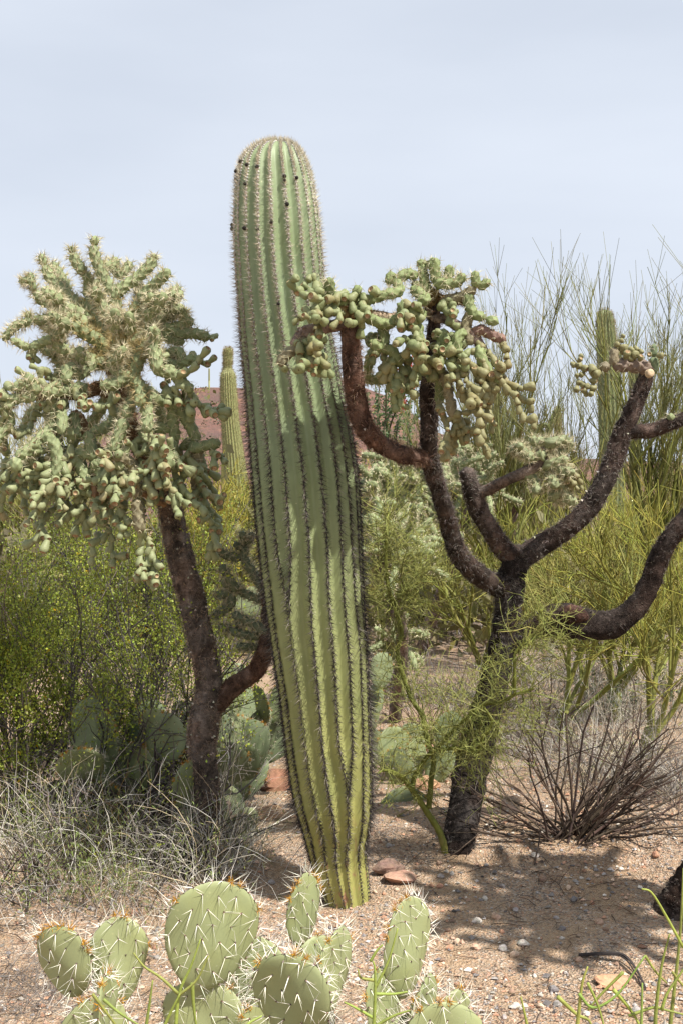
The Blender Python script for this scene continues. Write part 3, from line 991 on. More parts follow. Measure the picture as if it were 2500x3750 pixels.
class Cholla:
    def __init__(self, label, base, group=None, seed=1, max_fruit=300, round_=0.0):
        self.root = thing('cholla_cactus', label, 'cholla', base, group)
        self.br, self.sp, self.ar, self.xf = MB(), MB(), MB(), MB()
        self.nf, self.maxf, self.round = 0, max_fruit, round_
        self.r = np.random.default_rng(seed)
        self.path = []
        self.tint = (1, 1, 1, 1)
        self.center = None
        self.outk = .38
    def limb(self, pts, name='branch', col=srgb(88, 72, 62), bristle=srgb(104, 86, 74), dens=1.0, bl=(.010, .022), sides=18, rough=.16, dots=0.0, world=False):
        q = []
        for p in pts:
            if world:
                q.append(list(p))
            else:
                u, v, Y, rp = p
                q.append(list(P(u, v, Y)) + [rp / F * Y])
        q = np.array(q)
        L = np.linalg.norm(np.diff(q[:, :3], axis=0), axis=1).sum()
        n = max(8, int(L / .016))
        pr = catmull(q, n)
        path, rad = pr[:, :3], np.maximum(pr[:, 3], .006)
        off = self.r.uniform(0, 50)
        def disp(th, pa, R, d):
            X = (pa[:, None, :] + d * R[..., None]).reshape(-1, 3)
            f = fbm(X * 22 + off, 3).reshape(R.shape)
            g = fbm(X * np.array([60, 60, 34]) + off, 2).reshape(R.shape)
            return 1 + (f - .5) * rough * 1.6 + (g - .5) * rough * 1.1
        mb = MB()
        def cf(V):
            k = fbm(V * 30 + off, 3)[:, None]
            red = (fbm(V * 11 + off + 8, 2)[:, None] > .58)
            k = np.clip((k - .5) * 2.2 + .5, 0, 1)
            c = col * (.45 + 1.1 * k)
            pale = (fbm(V * np.array([26, 26, 9]) + off + 21, 2)[:, None] > .60)
            c = np.where(pale, c * 1.45 + .012, c)
            return np.where(red, c * np.array([1.10, .98, .92]), c)
        tan, A, B = tube(mb, path, rad, sides, disp, cf)
        o = mb.build(name, M_BARK, self.root)
        self.path.append(path[::2])
        # bristles in tufts
        area = (2 * math.pi * rad).mean() * L
        K = int(area / (.00034) * dens)
        if K:
            idx = self.r.uniform(0, n - 1, K); i0 = np.minimum(idx.astype(int), n - 2); f = (idx - i0)[:, None]
            c = path[i0] * (1 - f) + path[i0 + 1] * f
            R = rad[i0] * (1 - f[:, 0]) + rad[i0 + 1] * f[:, 0]
            th = self.r.uniform(0, 6.28, K)
            nn = A[i0] * np.cos(th)[:, None] + B[i0] * np.sin(th)[:, None]
            b = c + nn * (R * .96)[:, None]
            m = 6
            b = np.repeat(b, m, 0); nn2 = np.repeat(nn, m, 0)
            d = nn2 * .62 + self.r.normal(size=b.shape) * .55
            spikes(self.br, b, d, self.r.uniform(*bl, len(b)), .00095, jitter(bristle, len(b), .4, .06))
            if dots:
                kd = int(K * dots)
                s = self.r.choice(K, kd, replace=False)
                spikes(self.ar, (c + nn * (R * 1.0)[:, None])[s], nn[s], np.full(kd, .013), np.full(kd, .0068), jitter(srgb(226, 218, 204), kd, .12))
        return o
    def stem(self, pts, r0=.021, r1=.017, name='stem_joint', spine=1.0, col=GREEN_STEM, sc=PALE_SPINE, n_ar=5, slen=(.020, .034), sw=.0009, res=.0074):
        pts = np.asarray(pts, float)
        if self.path:                                      # grow out of the nearest older joint
            A0 = np.concatenate(self.path)
            d0, d1 = np.linalg.norm(A0 - pts[0], axis=1), np.linalg.norm(A0 - pts[-1], axis=1)
            if min(d0.min(), d1.min()) > .022:
                if d0.min() <= d1.min():
                    pts = np.vstack([A0[d0.argmin()], pts])
                else:
                    pts = np.vstack([pts, A0[d1.argmin()]])
        L = np.linalg.norm(np.diff(pts, axis=0), axis=1).sum()
        n = max(7, int(L / res))
        path = catmull(pts, n)
        seg = np.linalg.norm(np.diff(path, axis=0), axis=1)
        s = np.concatenate([[0], np.cumsum(seg)]); L = s[-1]
        t = s / L
        rad = r0 * (1 - t) + r1 * t
        e = np.minimum(s, L - s)
        rad = rad * np.sqrt(np.clip(1 - (1 - np.clip(e / (r1 * 1.2), 0, 1)) ** 2, .03, 1))
        self.path.append(path[::4])
        p = .040 * (r0 / .021) ** .6
        ph = self.r.uniform(0, 6.28)
        def disp(th, pa, R, d):
            h = np.cos(n_ar * th + ph) * np.cos(2 * math.pi * s / p)[:, None]
            return 1 + .22 * np.sign(h) * np.abs(h) ** .8
        mb = MB()
        cbase = col * self.r.uniform(.88, 1.1)
        sides = n_ar * (5 if n_ar > 4 else 4)
        tan, A, B = tube(mb, path, rad, sides, disp, lambda V: cbase * (.82 + .36 * fbm(V * 60, 2)[:, None]))
        o = mb.build(name, M_STEM, self.root)
        # tubercle tips
        rows = np.arange(0, L, p / 2)
        J, TH = [], []
        for j, q in enumerate(rows):
            for k in range(n_ar):
                J.append(q + .15 * p); TH.append((2 * math.pi * (k + .5 * (j % 2)) - ph) / n_ar)
        J, TH = np.minimum(np.array(J), L * .999), np.array(TH)
        i0 = np.clip(np.searchsorted(s, J) - 1, 0, n - 2)
        R = rad[i0] * 1.15
        nn = A[i0] * np.cos(TH)[:, None] + B[i0] * np.sin(TH)[:, None]
        b = path[i0] + nn * R[:, None]
        if spine > 0:
            m = max(1, int(round(8 * spine)))
            b2 = np.repeat(b, m, 0); n2 = np.repeat(nn + tan[i0] * .25, m, 0)
            d = n2 * .8 + self.r.normal(size=b2.shape) * .55
            spikes(self.sp, b2, d, self.r.uniform(*slen, len(b2)), sw, jitter(sc, len(b2), .14, .03))
        return o
    def fruit(self, pos, d, size, roll=None, mesh=None):
        if mesh is None:
            mesh = FRUITS[min(3, self.r.integers(0, 5) % 4)] if self.r.random() > self.round else FRUITS[self.r.integers(4, 6)]
        q = Vector(d).to_track_quat('Z', 'Y') @ Quaternion((0, 0, 1), self.r.uniform(0, 6.28))
        if self.nf < self.maxf:
            put('fruit', mesh, self.root, pos, quat=q, scale=size).color = self.tint
            self.nf += 1
        else:                                              # beyond 300: one joined mass
            raw = FRAW[mesh.name]
            Rm = np.array(q.to_matrix())
            V = np.concatenate(raw.V) @ Rm.T * size + np.asarray(pos)
            n0 = self.xf.n
            self.xf.add(V, None, None, np.concatenate(raw.C))
            for t, mt in zip(raw.T, raw.mT):
                self.xf.T.append(t + n0); self.xf.mT.append(mt)
            for t, mt in zip(raw.Q, raw.mQ):
                self.xf.Q.append(t + n0); self.xf.mQ.append(mt)
        return np.asarray(pos) + np.asarray(d) * size * .93
    def chain(self, start, n, size=.045, d=(0, 0, -1), spread=.75, droop=.5):
        d = nrm(np.asarray(d, float))
        start = np.asarray(start, float)
        A0 = np.concatenate(self.path)
        k = np.linalg.norm(A0 - start, axis=1).argmin()
        v = start - A0[k]; L0 = np.linalg.norm(v)
        if L0 > .16:
            start = A0[k] + v / L0 * .16; L0 = .16
        made = 0
        if L0 > .03:                                       # a string of fruit leads out from the stem
            m = max(1, int(round(L0 / (size * .9))))
            for j in range(m):
                self.fruit(A0[k] + (start - A0[k]) * j / m, nrm(v + self.r.normal(size=3) * .012), L0 / m * 1.05 if m > 1 else max(L0, size * .8)); made += 1
        tips = [(start, d)]
        while made < n and tips:
            k = self.r.integers(0, len(tips))
            p, dd = tips.pop(k)
            s = size * self.r.uniform(.72, 1.22)
            e = self.fruit(p, dd, s); made += 1
            for _ in range(self.r.integers(1, 4)):
                outw = nrm(p - self.center) * self.outk if self.center is not None else 0
                nd = nrm(dd * .42 + self.r.normal(size=3) * spread * .60 + np.array([0, 0, -droop * .8]) + outw)
                off = nrm(nd - dd * np.dot(nd, dd) + 1e-6) * s * .17
                tips.append((e + off - dd * s * .08, nd))
    def finish(self, bark_spine=True):
        if self.br.n:
            self.br.build('bristles', M_SPINE, self.root, kind='stuff', smooth=False)
        if self.sp.n:
            self.sp.build('spines', M_SPINE, self.root, kind='stuff', smooth=False)
        if self.xf.n:
            self.xf.build('fruit_cluster', [M_FRUIT, M_SCAR], self.root, kind='stuff').color = self.tint
        if self.ar.n:
            self.ar.build('areoles', M_SPINE, self.root, kind='stuff', smooth=False)

def c1(x, y): return x * .574, 800 + y * .574
def c2(x, y): return x * .574, 1400 + y * .574
def c8(x, y): return 1000 + x * .6059, 900 + y * .6059
def cr(x, y): return 1700 + x * .5102, 850 + y * .5102
def cm(x, y): return 1300 + x * .5102, 1500 + y * .5102
def ck(x, y): return 700 + x * .4251, 1900 + y * .4251

def pxline(conv, pts, Y0, dY0, dY1):
    o = []
    for k, (x, y) in enumerate(pts):
        t = k / max(1, len(pts) - 1)
        u, v = conv(x, y)
        o.append(P(u, v, Y0 + dY0 * (1 - t) + dY1 * t))
    return o

# ---- the crowded pale cholla beside the creosote
def left_cholla():
    Y = 4.95
    b = G(770, 3150, 5.02)
    ch = Cholla('spiny cholla with a pale bushy fruit laden crown on one leaning brown trunk', b, seed=3)
    bark = srgb(106, 97, 90)
    ch.limb([(790, 3170, 5.02, 56), (775, 3050, 5.02, 52), (744, 2780, 5.02, 49), (750, 2640, 5.01, 54), (768, 2510, 5.0, 48), (716, 2255, 4.98, 49), (652, 2000, 4.97, 47), (618, 1840, 4.96, 41), (560, 1740, 4.96, 36)], 'trunk', bark, srgb(170, 148, 128), 1.5, (.012, .026), 22, .17, dots=.045)
    lim = dict(col=srgb(118, 92, 70), bristle=srgb(176, 140, 94), dens=1.2, bl=(.014, .028), rough=.12)
    ch.limb([(575, 1760, 4.96, 36), (500, 1610, 4.96, 32), (450, 1470, 4.95, 30), (419, 1350, 4.94, 30), (415, 1290, 4.94, 28)], 'branch', **lim)
    ch.limb([(450, 1480, 4.95, 26), (380, 1420, 4.9, 25), (300, 1440, 4.82, 23), (180, 1445, 4.75, 20), (60, 1450, 4.72, 17)], 'branch', **lim)
    # shaded lower side limb, mostly behind the saguaro
    ch.limb([(790, 2590, 5.01, 34), (850, 2520, 5.0, 36), (938, 2455, 5.0, 33), (975, 2365, 5.0, 30), (985, 2260, 5.0, 26), (980, 2150, 5.0, 20)], 'branch', srgb(104, 84, 72), srgb(130, 100, 80), 1.4, (.010, .02))
    low = dict(col=srgb(116, 126, 98), sc=srgb(206, 198, 166), spine=1.2, sw=.0012)  # shade on these low stems is put into darker stem and spine colours
    for pts in ([(620, 600), (540, 470), (465, 350), (465, 230)], [(440, 340), (300, 310), (190, 240)], [(630, 700), (480, 650), (370, 580)], [(372, 590), (310, 480), (262, 400)],
                [(372, 600), (290, 640), (200, 680)], [(640, 960), (490, 880), (350, 815)], [(350, 720), (280, 790), (195, 850)], [(390, 940), (230, 930)], [(600, 1010), (480, 1000), (375, 970)], [(590, 1105), (390, 1100)],
                [(470, 230), (440, 110)], [(480, 210), (540, 120)], [(350, 570), (260, 550)], [(440, 250), (370, 215)]):
        r_ = .018 if len(pts) < 3 else .021
        ch.stem(pxline(ck, pts, 5.0, rng.uniform(-.03, .03), rng.uniform(-.08, .05)), r_, r_ * .9, **low)
    # main crown limbs: spiny, thick
    hub = dict(r0=.031, r1=.027, sc=srgb(214, 192, 138), spine=1.6, sw=.0012, slen=(.026, .042))
    S = [  # polyline in crop 1, depth offset start, end, radius
        ([(725, 880), (740, 760), (745, 640), (735, 490)], 0, -.05, hub),
        ([(715, 850), (660, 700), (580, 580), (560, 500)], 0, .05, hub),
        ([(740, 870), (800, 740), (860, 600), (890, 530)], 0, -.08, hub),
        ([(715, 880), (640, 790), (540, 730), (450, 670)], 0, -.12, hub),
        ([(740, 900), (830, 830), (930, 750), (1040, 710)], 0, -.1, hub),
        ([(720, 930), (620, 920), (520, 880), (440, 860)], 0, -.15, hub),
        ([(745, 930), (840, 920), (900, 850), (980, 800)], -.05, -.34, hub),
        ([(735, 900), (760, 780), (790, 690)], -.05, -.30, hub),
        ([(735, 490), (690, 420), (640, 330), (605, 230), (600, 170)], -.05, -.03, {}),
        ([(600, 175), (612, 110)], -.03, -.03, dict(r0=.02, r1=.018, spine=.6)),
        ([(735, 490), (800, 430), (870, 385), (950, 310), (985, 250)], -.05, .02, {}),
        ([(985, 260), (990, 225)], .02, .02, dict(r0=.016, r1=.014)),
        ([(890, 530), (960, 450), (1030, 385), (1085, 325)], -.08, -.12, {}),
        ([(640, 650), (520, 560), (420, 470), (330, 390), (285, 300)], .05, .1, {}),
        ([(285, 305), (262, 225)], .1, .1, dict(r0=.018, r1=.016)),
        ([(430, 470), (400, 390), (335, 285)], .08, .2, {}),
        ([(560, 510), (570, 400), (545, 340)], .05, .0, {}),
        ([(545, 350), (495, 290), (460, 220)], 0, .02, {}),
        ([(460, 225), (460, 175)], .02, .02, dict(r0=.015, r1=.013)),
        ([(600, 640), (480, 590), (390, 560), (280, 530), (220, 460)], .02, -.1, {}),
        ([(220, 465), (190, 400), (120, 405)], -.1, -.12, dict(r0=.018, r1=.015)),
        ([(195, 410), (198, 345)], -.1, -.1, dict(r0=.018, r1=.016)),
        ([(450, 670), (330, 650), (210, 650)], -.12, -.2, {}),
        ([(210, 650), (100, 690), (20, 780)], -.2, -.22, dict(r0=.019, r1=.016)),
        ([(190, 640), (175, 590)], -.2, -.2, dict(r0=.017, r1=.015)),
        ([(440, 860), (360, 800), (325, 740)], -.15, -.2, {}),
        ([(345, 760), (250, 800), (190, 835)], -.2, -.22, dict(r0=.021, r1=.018, spine=.3)),
        ([(190, 835), (130, 800), (70, 770)], -.22, -.25, dict(r0=.018, r1=.015, spine=.4)),
        ([(1040, 710), (1140, 690), (1235, 640)], -.1, -.12, {}),
        ([(1170, 680), (1185, 570)], -.12, -.12, dict(r0=.018, r1=.016)),
        ([(1140, 730), (1250, 735), (1345, 765)], -.12, -.1, dict(spine=.6)),
        ([(1080, 760), (1180, 790)], -.1, -.12, dict(spine=.6)),
        ([(960, 690), (955, 570)], -.25, -.3, {}),
        ([(830, 700), (820, 600)], -.3, -.38, {}),
        ([(740, 700), (735, 580)], -.3, -.4, {}),
        ([(980, 840), (990, 740), (960, 700)], -.34, -.4, {}),
        ([(980, 800), (1000, 900), (1010, 980)], -.36, -.4, dict(spine=.5)),
        ([(860, 1000), (900, 1080), (890, 1200)], -.3, -.38, dict(spine=.6, sc=srgb(200, 180, 130))),
        ([(1100, 930), (1180, 915), (1260, 885)], -.2, -.2, dict(spine=.3, r0=.019)),
        ([(1010, 960), (1100, 990), (1180, 1060), (1230, 1110)], -.3, -.3, dict(spine=.3)),
        ([(520, 930), (510, 820)], -.12, -.2, {}),
        ([(580, 930), (500, 1000), (440, 920)], -.1, -.2, dict(spine=.6)),
        ([(430, 930), (425, 1050)], -.2, -.24, dict(spine=.5)),
        ([(800, 1020), (720, 1060), (640, 1065)], -.3, -.36, dict(spine=.4)),
        ([(520, 1080), (400, 1100), (260, 1110)], -.18, -.26, {}),
        ([(260, 1110), (160, 1060), (80, 1090)], -.26, -.3, {}),
        ([(240, 1130), (100, 1150), (-20, 1200)], -.26, -.3, {}),
        ([(180, 1080), (190, 990)], -.26, -.3, dict(spine=1.2)),
        ([(1030, 600), (1010, 540)], .1, .15, {}),
        ([(720, 300), (740, 250)], .05, .08, {}),
        ([(770, 360), (840, 280)], .05, .1, dict(r0=.018)),
        ([(690, 560), (620, 470)], .15, .22, {}),
        ([(860, 640), (930, 560), (1000, 470)], .1, .3, {}),
        ([(700, 760), (560, 650), (470, 560)], .1, .35, {}),
        ([(780, 840), (900, 700), (980, 620)], .1, .35, {}),
    ]
    for pts, a, c, kw in S:
        k = dict(r0=.0255, r1=.022, spine=1.15, sw=.0013, slen=(.024, .040)); k.update(kw)
        ch.stem(pxline(c1, pts, Y, a, c), **k)
    S2 = [
        ([(350, 260), (270, 350), (190, 430), (100, 480)], -.2, -.34, {}), ([(395, 210), (400, 330)], -.22, -.28, dict(spine=.4)),
        ([(770, 190), (690, 280), (580, 320)], -.1, -.2, dict(spine=.6)), ([(860, 60), (800, 230)], -.25, -.33, dict(spine=.7)), ([(800, 230), (740, 390), (715, 450)], -.33, -.36, {}),
        ([(930, 70), (940, 200), (945, 320)], -.3, -.38, dict(spine=.7)), ([(1090, 140), (1105, 260), (1125, 380)], -.24, -.2, dict(spine=.5)), ([(1140, 170), (1210, 270), (1265, 380)], -.22, -.2, dict(spine=.4)),
        ([(1255, 620), (1270, 720)], -.15, -.15, dict(spine=.4, col=OLD_STEM)), ([(1240, 420), (1330, 400), (1410, 385)], -.22, -.25, dict(spine=.2, r0=.02)),
        ([(840, 520), (865, 640), (875, 740)], -.3, -.33, dict(spine=.4, col=OLD_STEM)), ([(875, 740), (885, 840), (900, 960)], -.33, -.35, dict(spine=.3, col=OLD_STEM)),
        ([(690, 700), (660, 820), (650, 930)], -.15, -.18, dict(spine=.5)), ([(1040, 470), (960, 420), (930, 300)], -.35, -.2, dict(spine=.6)), ([(470, 200), (480, 330)], -.15, -.22, dict(spine=.6)),
        ([(560, 310), (585, 420), (590, 500)], -.2, -.22, dict(spine=.5)), ([(340, 380), (370, 500), (350, 620)], -.28, -.3, dict(spine=.2)), ([(100, 480), (110, 570)], -.34, -.36, dict(spine=.2)),
        ([(200, 520), (220, 640), (230, 720)], -.2, -.2, dict(spine=.3)), ([(60, 240), (0, 330), (-60, 420)], -.25, -.3, {}), ([(640, 560), (660, 690)], -.2, -.25, dict(spine=.3)),
        ([(1280, 740), (1320, 820), (1350, 870)], -.15, -.17, dict(spine=.1)), ([(1060, 420), (1080, 520)], -.3, -.33, dict(spine=.4)), ([(500, 470), (540, 600), (560, 700)], -.2, -.22, dict(spine=.2)),
        ([(760, 430), (770, 560)], -.3, -.33, dict(spine=.2)), ([(1200, 360), (1270, 480), (1290, 600)], -.15, -.15, dict(spine=.3)),
        ([(430, 120), (330, 220), (330, 280)], -.05, -.2, dict(spine=.8)), ([(700, 60), (640, 180), (560, 300)], .1, .15, {}), ([(950, 60), (1020, 180), (1040, 330)], .05, .15, dict(spine=.6)),
        ([(300, 100), (200, 200), (150, 320)], .1, .2, {}),
    ]
    # fuller upper crown: short spiny joints between the traced ones
    rs = np.random.default_rng(77)
    for k in range(38):
        x, y = rs.uniform(320, 1060), rs.uniform(500, 1000)
        dx, dy = (x - 700) / 400, (y - 900) / 500
        e = np.array([dx + rs.normal() * .35, dy * .9 + rs.normal() * .3 - .25]); e = e / np.linalg.norm(e) * rs.uniform(80, 150)
        d0 = rs.uniform(-.34, .30)
        ch.stem(pxline(c1, [(x, y), (x + e[0] * .5, y + e[1] * .45), (x + e[0], y + e[1])], Y, d0, d0 * 1.25), .024, .021, spine=1.2, sw=.0012, slen=(.024, .04))
    for pts, a, c, kw in S2:
        k = dict(r0=.0255, r1=.023, spine=.9, sw=.0012, slen=(.022, .036)); k.update(kw)
        ch.stem(pxline(c2, pts, Y, a, c), **k)
    dead = dict(col=srgb(150, 118, 86), spine=0)
    ch.stem(pxline(c2, [(900, 680), (980, 740), (1065, 785)], Y, -.1, -.16), .024, .014, 'dead_stem', **dead)
    ch.stem(pxline(c2, [(650, 600), (675, 660), (690, 740)], Y, -.22, -.25), .018, .014, 'dead_stem', **dead)
    ch.stem(pxline(c2, [(600, 640), (610, 740)], Y, -.22, -.25), .017, .014, 'dead_stem', **dead)
    ch.stem(pxline(c2, [(520, 240), (545, 340)], Y, -.05, -.05), .022, .02, 'dead_stem', **dead)
    ch.center = P(430, 1650, Y + .05)
    # hanging chains of fruit: crop 2 spots, number, depth
    for x, y, n, dy in [(60, 580, 9, -.36), (110, 640, 6, -.36), (380, 360, 8, -.28), (450, 420, 7, -.28), (350, 470, 6, -.3), (250, 540, 6, -.24), (350, 570, 8, -.3), (430, 560, 6, -.28),
                        (500, 490, 8, -.24), (580, 470, 7, -.22), (690, 430, 7, -.36), (760, 490, 7, -.33), (720, 560, 5, -.3), (960, 330, 8, -.38), (930, 410, 6, -.36), (980, 460, 6, -.38), (1050, 520, 9, -.34),
                        (950, 560, 6, -.33), (1150, 430, 6, -.22), (1210, 450, 8, -.2), (1240, 510, 6, -.2), (1110, 590, 6, -.3), (1190, 600, 5, -.2), (330, 690, 7, -.22), (270, 720, 6, -.2), (410, 700, 6, -.25),
                        (520, 690, 6, -.22), (500, 780, 4, -.22), (720, 740, 5, -.2), (790, 750, 6, -.33), (690, 930, 6, -.18), (925, 1000, 8, -.36), (910, 1060, 4, -.36), (1310, 760, 6, -.16), (1370, 860, 4, -.17),
                        (1080, 60, 6, -.32), (1060, 20, 4, -.33), (1230, 90, 6, -.28), (1170, 60, 5, -.3), (370, 20, 6, -.25), (430, 50, 6, -.25), (480, 60, 4, -.25), (700, 20, 5, -.36), (40, 40, 6, -.3), (0, 100, 4, -.3),
                        (1360, 420, 3, -.25), (560, 600, 5, -.2), (860, 450, 4, -.3), (620, 560, 4, -.15), (180, 640, 4, -.2), (30, 440, 4, -.1), (210, 210, 4, -.1)]:
        u, v = c2(x, y)
        ch.chain(P(u, v - 12, Y + dy * .8 + rng.normal() * .03), int(n * 2.3), .049, (rng.normal() * .4, -.25, -.8), .8, .35)
    for k in range(16):
        x, y = rs.uniform(20, 1240), rs.uniform(430, 680)
        ch.chain(P(*c2(x, y), Y - rs.uniform(.0, .3)), 7, .047, (rs.normal() * .4, -.3, -.8), .8, .4)
    for x, y, n, dy in [(1390, 740, 4, -.1), (1225, 870, 5, -.2), (1280, 920, 4, -.2), (200, 840, 4, -.22), (190, 890, 3, -.22), (250, 920, 2, -.22), (1080, 870, 3, -.36), (1100, 940, 3, -.36), (100, 660, 2, -.2), (835, 650, 2, -.38)]:
        u, v = c1(x, y)
        ch.chain(P(u, v, Y + dy * .8), n, .038, (rng.normal() * .5, -.3, -.3), .9, .25)
    ch.finish()
left_cholla()

# ---- the dark multi-limbed cholla
def right_cholla():
    b = G(1677, 3110)
    Yb = b[1]
    ch = Cholla('dark branching cholla with black bark, four thick limbs and hanging fruit clusters', b, seed=7, round_=.55)
    ch.tint = (.84, .85, .78, 1)
    blk, dkb = srgb(54, 48, 45), srgb(120, 111, 104)
    ch.limb([(1655, 3260, Yb, 74), (1668, 3140, Yb, 66), (1677, 3090, Yb, 58), (1722, 2824, 5.17, 64), (1781, 2600, 5.15, 54), (1833, 2380, 5.13, 47), (1861, 2200, 5.12, 48), (1876, 2086, 5.12, 49), (1902, 2030, 5.12, 44)], 'trunk', blk, dkb, .9, (.010, .024), 24, .26)
    ch.limb([(1872, 2195, 5.12, 40), (1835, 2156, 5.1, 40), (1759, 2112, 5.0, 38), (1693, 2051, 4.9, 36), (1657, 1979, 4.82, 34), (1631, 1882, 4.72, 31), (1601, 1786, 4.62, 31), (1580, 1714, 4.55, 33), (1568, 1650, 4.5, 34)], 'branch', srgb(68, 60, 55), dkb, 1.1, (.012, .028), 22, .18)
    ch.limb([(1572, 1690, 4.53, 30), (1569, 1600, 4.46, 32), (1570, 1550, 4.42, 32), (1566, 1470, 4.38, 34), (1566, 1385, 4.35, 27), (1580, 1240, 4.32, 24), (1588, 1150, 4.3, 24), (1570, 1085, 4.3, 26)], 'branch', srgb(68, 59, 55), srgb(128, 114, 104), 1.1, (.012, .028), 20, .18)
    ch.limb([(1575, 1680, 4.52, 30), (1530, 1672, 4.48, 30), (1478, 1668, 4.42, 32), (1402, 1632, 4.34, 34), (1346, 1585, 4.27, 37), (1316, 1520, 4.22, 38), (1295, 1400, 4.16, 38), (1286, 1280, 4.12, 35), (1280, 1190, 4.1, 33), (1282, 1130, 4.09, 24)], 'branch', srgb(98, 78, 68), srgb(140, 112, 94), 1.3, (.012, .03), 20, .15, dots=.02)
    ch.limb([(1902, 2050, 5.12, 42), (1840, 2010, 5.1, 38), (1790, 1933, 5.07, 36), (1749, 1867, 5.05, 36), (1723, 1786, 5.03, 32), (1706, 1722, 5.02, 27)], 'branch', srgb(88, 77, 71), srgb(146, 136, 128), 1.0, (.012, .026), 20, .18)
    ch.limb([(1745, 1810, 5.03, 22), (1790, 1790, 5.0, 22), (1851, 1760, 4.97, 21), (1953, 1712, 4.93, 20), (1985, 1680, 4.92, 20), (1982, 1640, 4.92, 17)], 'branch', srgb(120, 108, 100), srgb(140, 112, 92), .5, (.008, .018), 18, .14)
    ch.limb([(1895, 2050, 5.12, 44), (1936, 2024, 5.12, 42), (2023, 1970, 5.1, 38), (2112, 1903, 5.09, 37), (2179, 1823, 5.08, 37), (2224, 1734, 5.07, 36), (2252, 1667, 5.06, 36), (2276, 1585, 5.05, 35), (2322, 1487, 5.04, 31), (2355, 1401, 5.03, 28), (2370, 1345, 5.03, 25)], 'branch', srgb(70, 62, 58), srgb(138, 128, 120), 1.0, (.012, .026), 20, .18, dots=.02)
    ch.limb([(2285, 1585, 5.05, 26), (2330, 1580, 5.04, 27), (2388, 1577, 5.02, 27), (2440, 1557, 5.0, 25), (2500, 1533, 4.98, 24), (2580, 1480, 4.95, 23), (2640, 1400, 4.93, 22)], 'branch', srgb(78, 68, 63), srgb(132, 120, 112), 1.0, (.01, .02), 18, .15)
    ch.limb([(1830, 2400, 5.14, 34), (1890, 2350, 5.12, 34), (1956, 2298, 5.1, 40), (2023, 2269, 5.08, 54), (2112, 2280, 5.06, 60), (2224, 2290, 5.05, 50), (2313, 2238, 5.04, 42), (2380, 2135, 5.03, 38), (2411, 2046, 5.02, 37), (2447, 1979, 5.0, 36), (2500, 1912, 4.98, 35), (2590, 1790, 4.96, 33), (2650, 1640, 4.95, 30)], 'branch', srgb(60, 52, 48), srgb(108, 97, 90), .9, (.008, .018), 22, .22)
    ch.limb([(2060, 2262, 5.04, 12), (2080, 2248, 5.0, 34), (2120, 2252, 4.98, 30), (2150, 2262, 4.98, 12)], 'bark_knot', srgb(84, 64, 56), srgb(100, 86, 78), .6, (.008, .016), 14, .2)
    # crown B (over the saguaro) and crown A
    lim = dict(col=srgb(150, 132, 122), bristle=srgb(150, 118, 88), dens=.6, bl=(.008, .02), rough=.18)
    ch.limb([(*c8(470, 470), 4.1, 22), (*c8(390, 480), 4.08, 22), (*c8(300, 500), 4.06, 22), (*c8(190, 520), 4.03, 21), (*c8(120, 600), 4.02, 16)], 'branch', **lim)
    ch.limb([(*c8(490, 430), 4.12, 18), (*c8(600, 420), 4.16, 20), (*c8(740, 440), 4.2, 20), (*c8(900, 410), 4.26, 18), (*c8(965, 400), 4.3, 14)], 'branch', col=srgb(160, 140, 118), bristle=srgb(160, 124, 90), dens=.6, bl=(.008, .02), rough=.2)
    ch.limb([(*c8(960, 440), 4.3, 16), (*c8(1040, 440), 4.26, 19), (*c8(1100, 480), 4.22, 20), (*c8(1180, 520), 4.2, 19), (*c8(1250, 600), 4.2, 17), (*c8(1300, 680), 4.2, 12)], 'branch', **lim)
    ch.limb([(*c8(950, 320), 4.3, 22), (*c8(1040, 330), 4.27, 20), (*c8(1110, 330), 4.25, 18), (*c8(1160, 330), 4.24, 14)], 'branch', col=srgb(140, 112, 76), bristle=srgb(186, 140, 80), dens=1.4, bl=(.012, .026), rough=.14)
    ch.limb([(*c8(940, 340), 4.3, 34), (*c8(935, 300), 4.28, 42), (*c8(940, 260), 4.27, 30)], 'branch', col=srgb(142, 122, 78), bristle=srgb(196, 158, 96), dens=1.6, bl=(.012, .028), rough=.14)
    ch.limb([(*c8(460, 450), 4.1, 30), (*c8(440, 400), 4.08, 36), (*c8(400, 370), 4.06, 26)], 'branch', col=srgb(140, 120, 80), bristle=srgb(150, 100, 62), dens=1.5, bl=(.012, .028), rough=.14)
    Yc = 4.15
    G1 = dict(spine=.35)
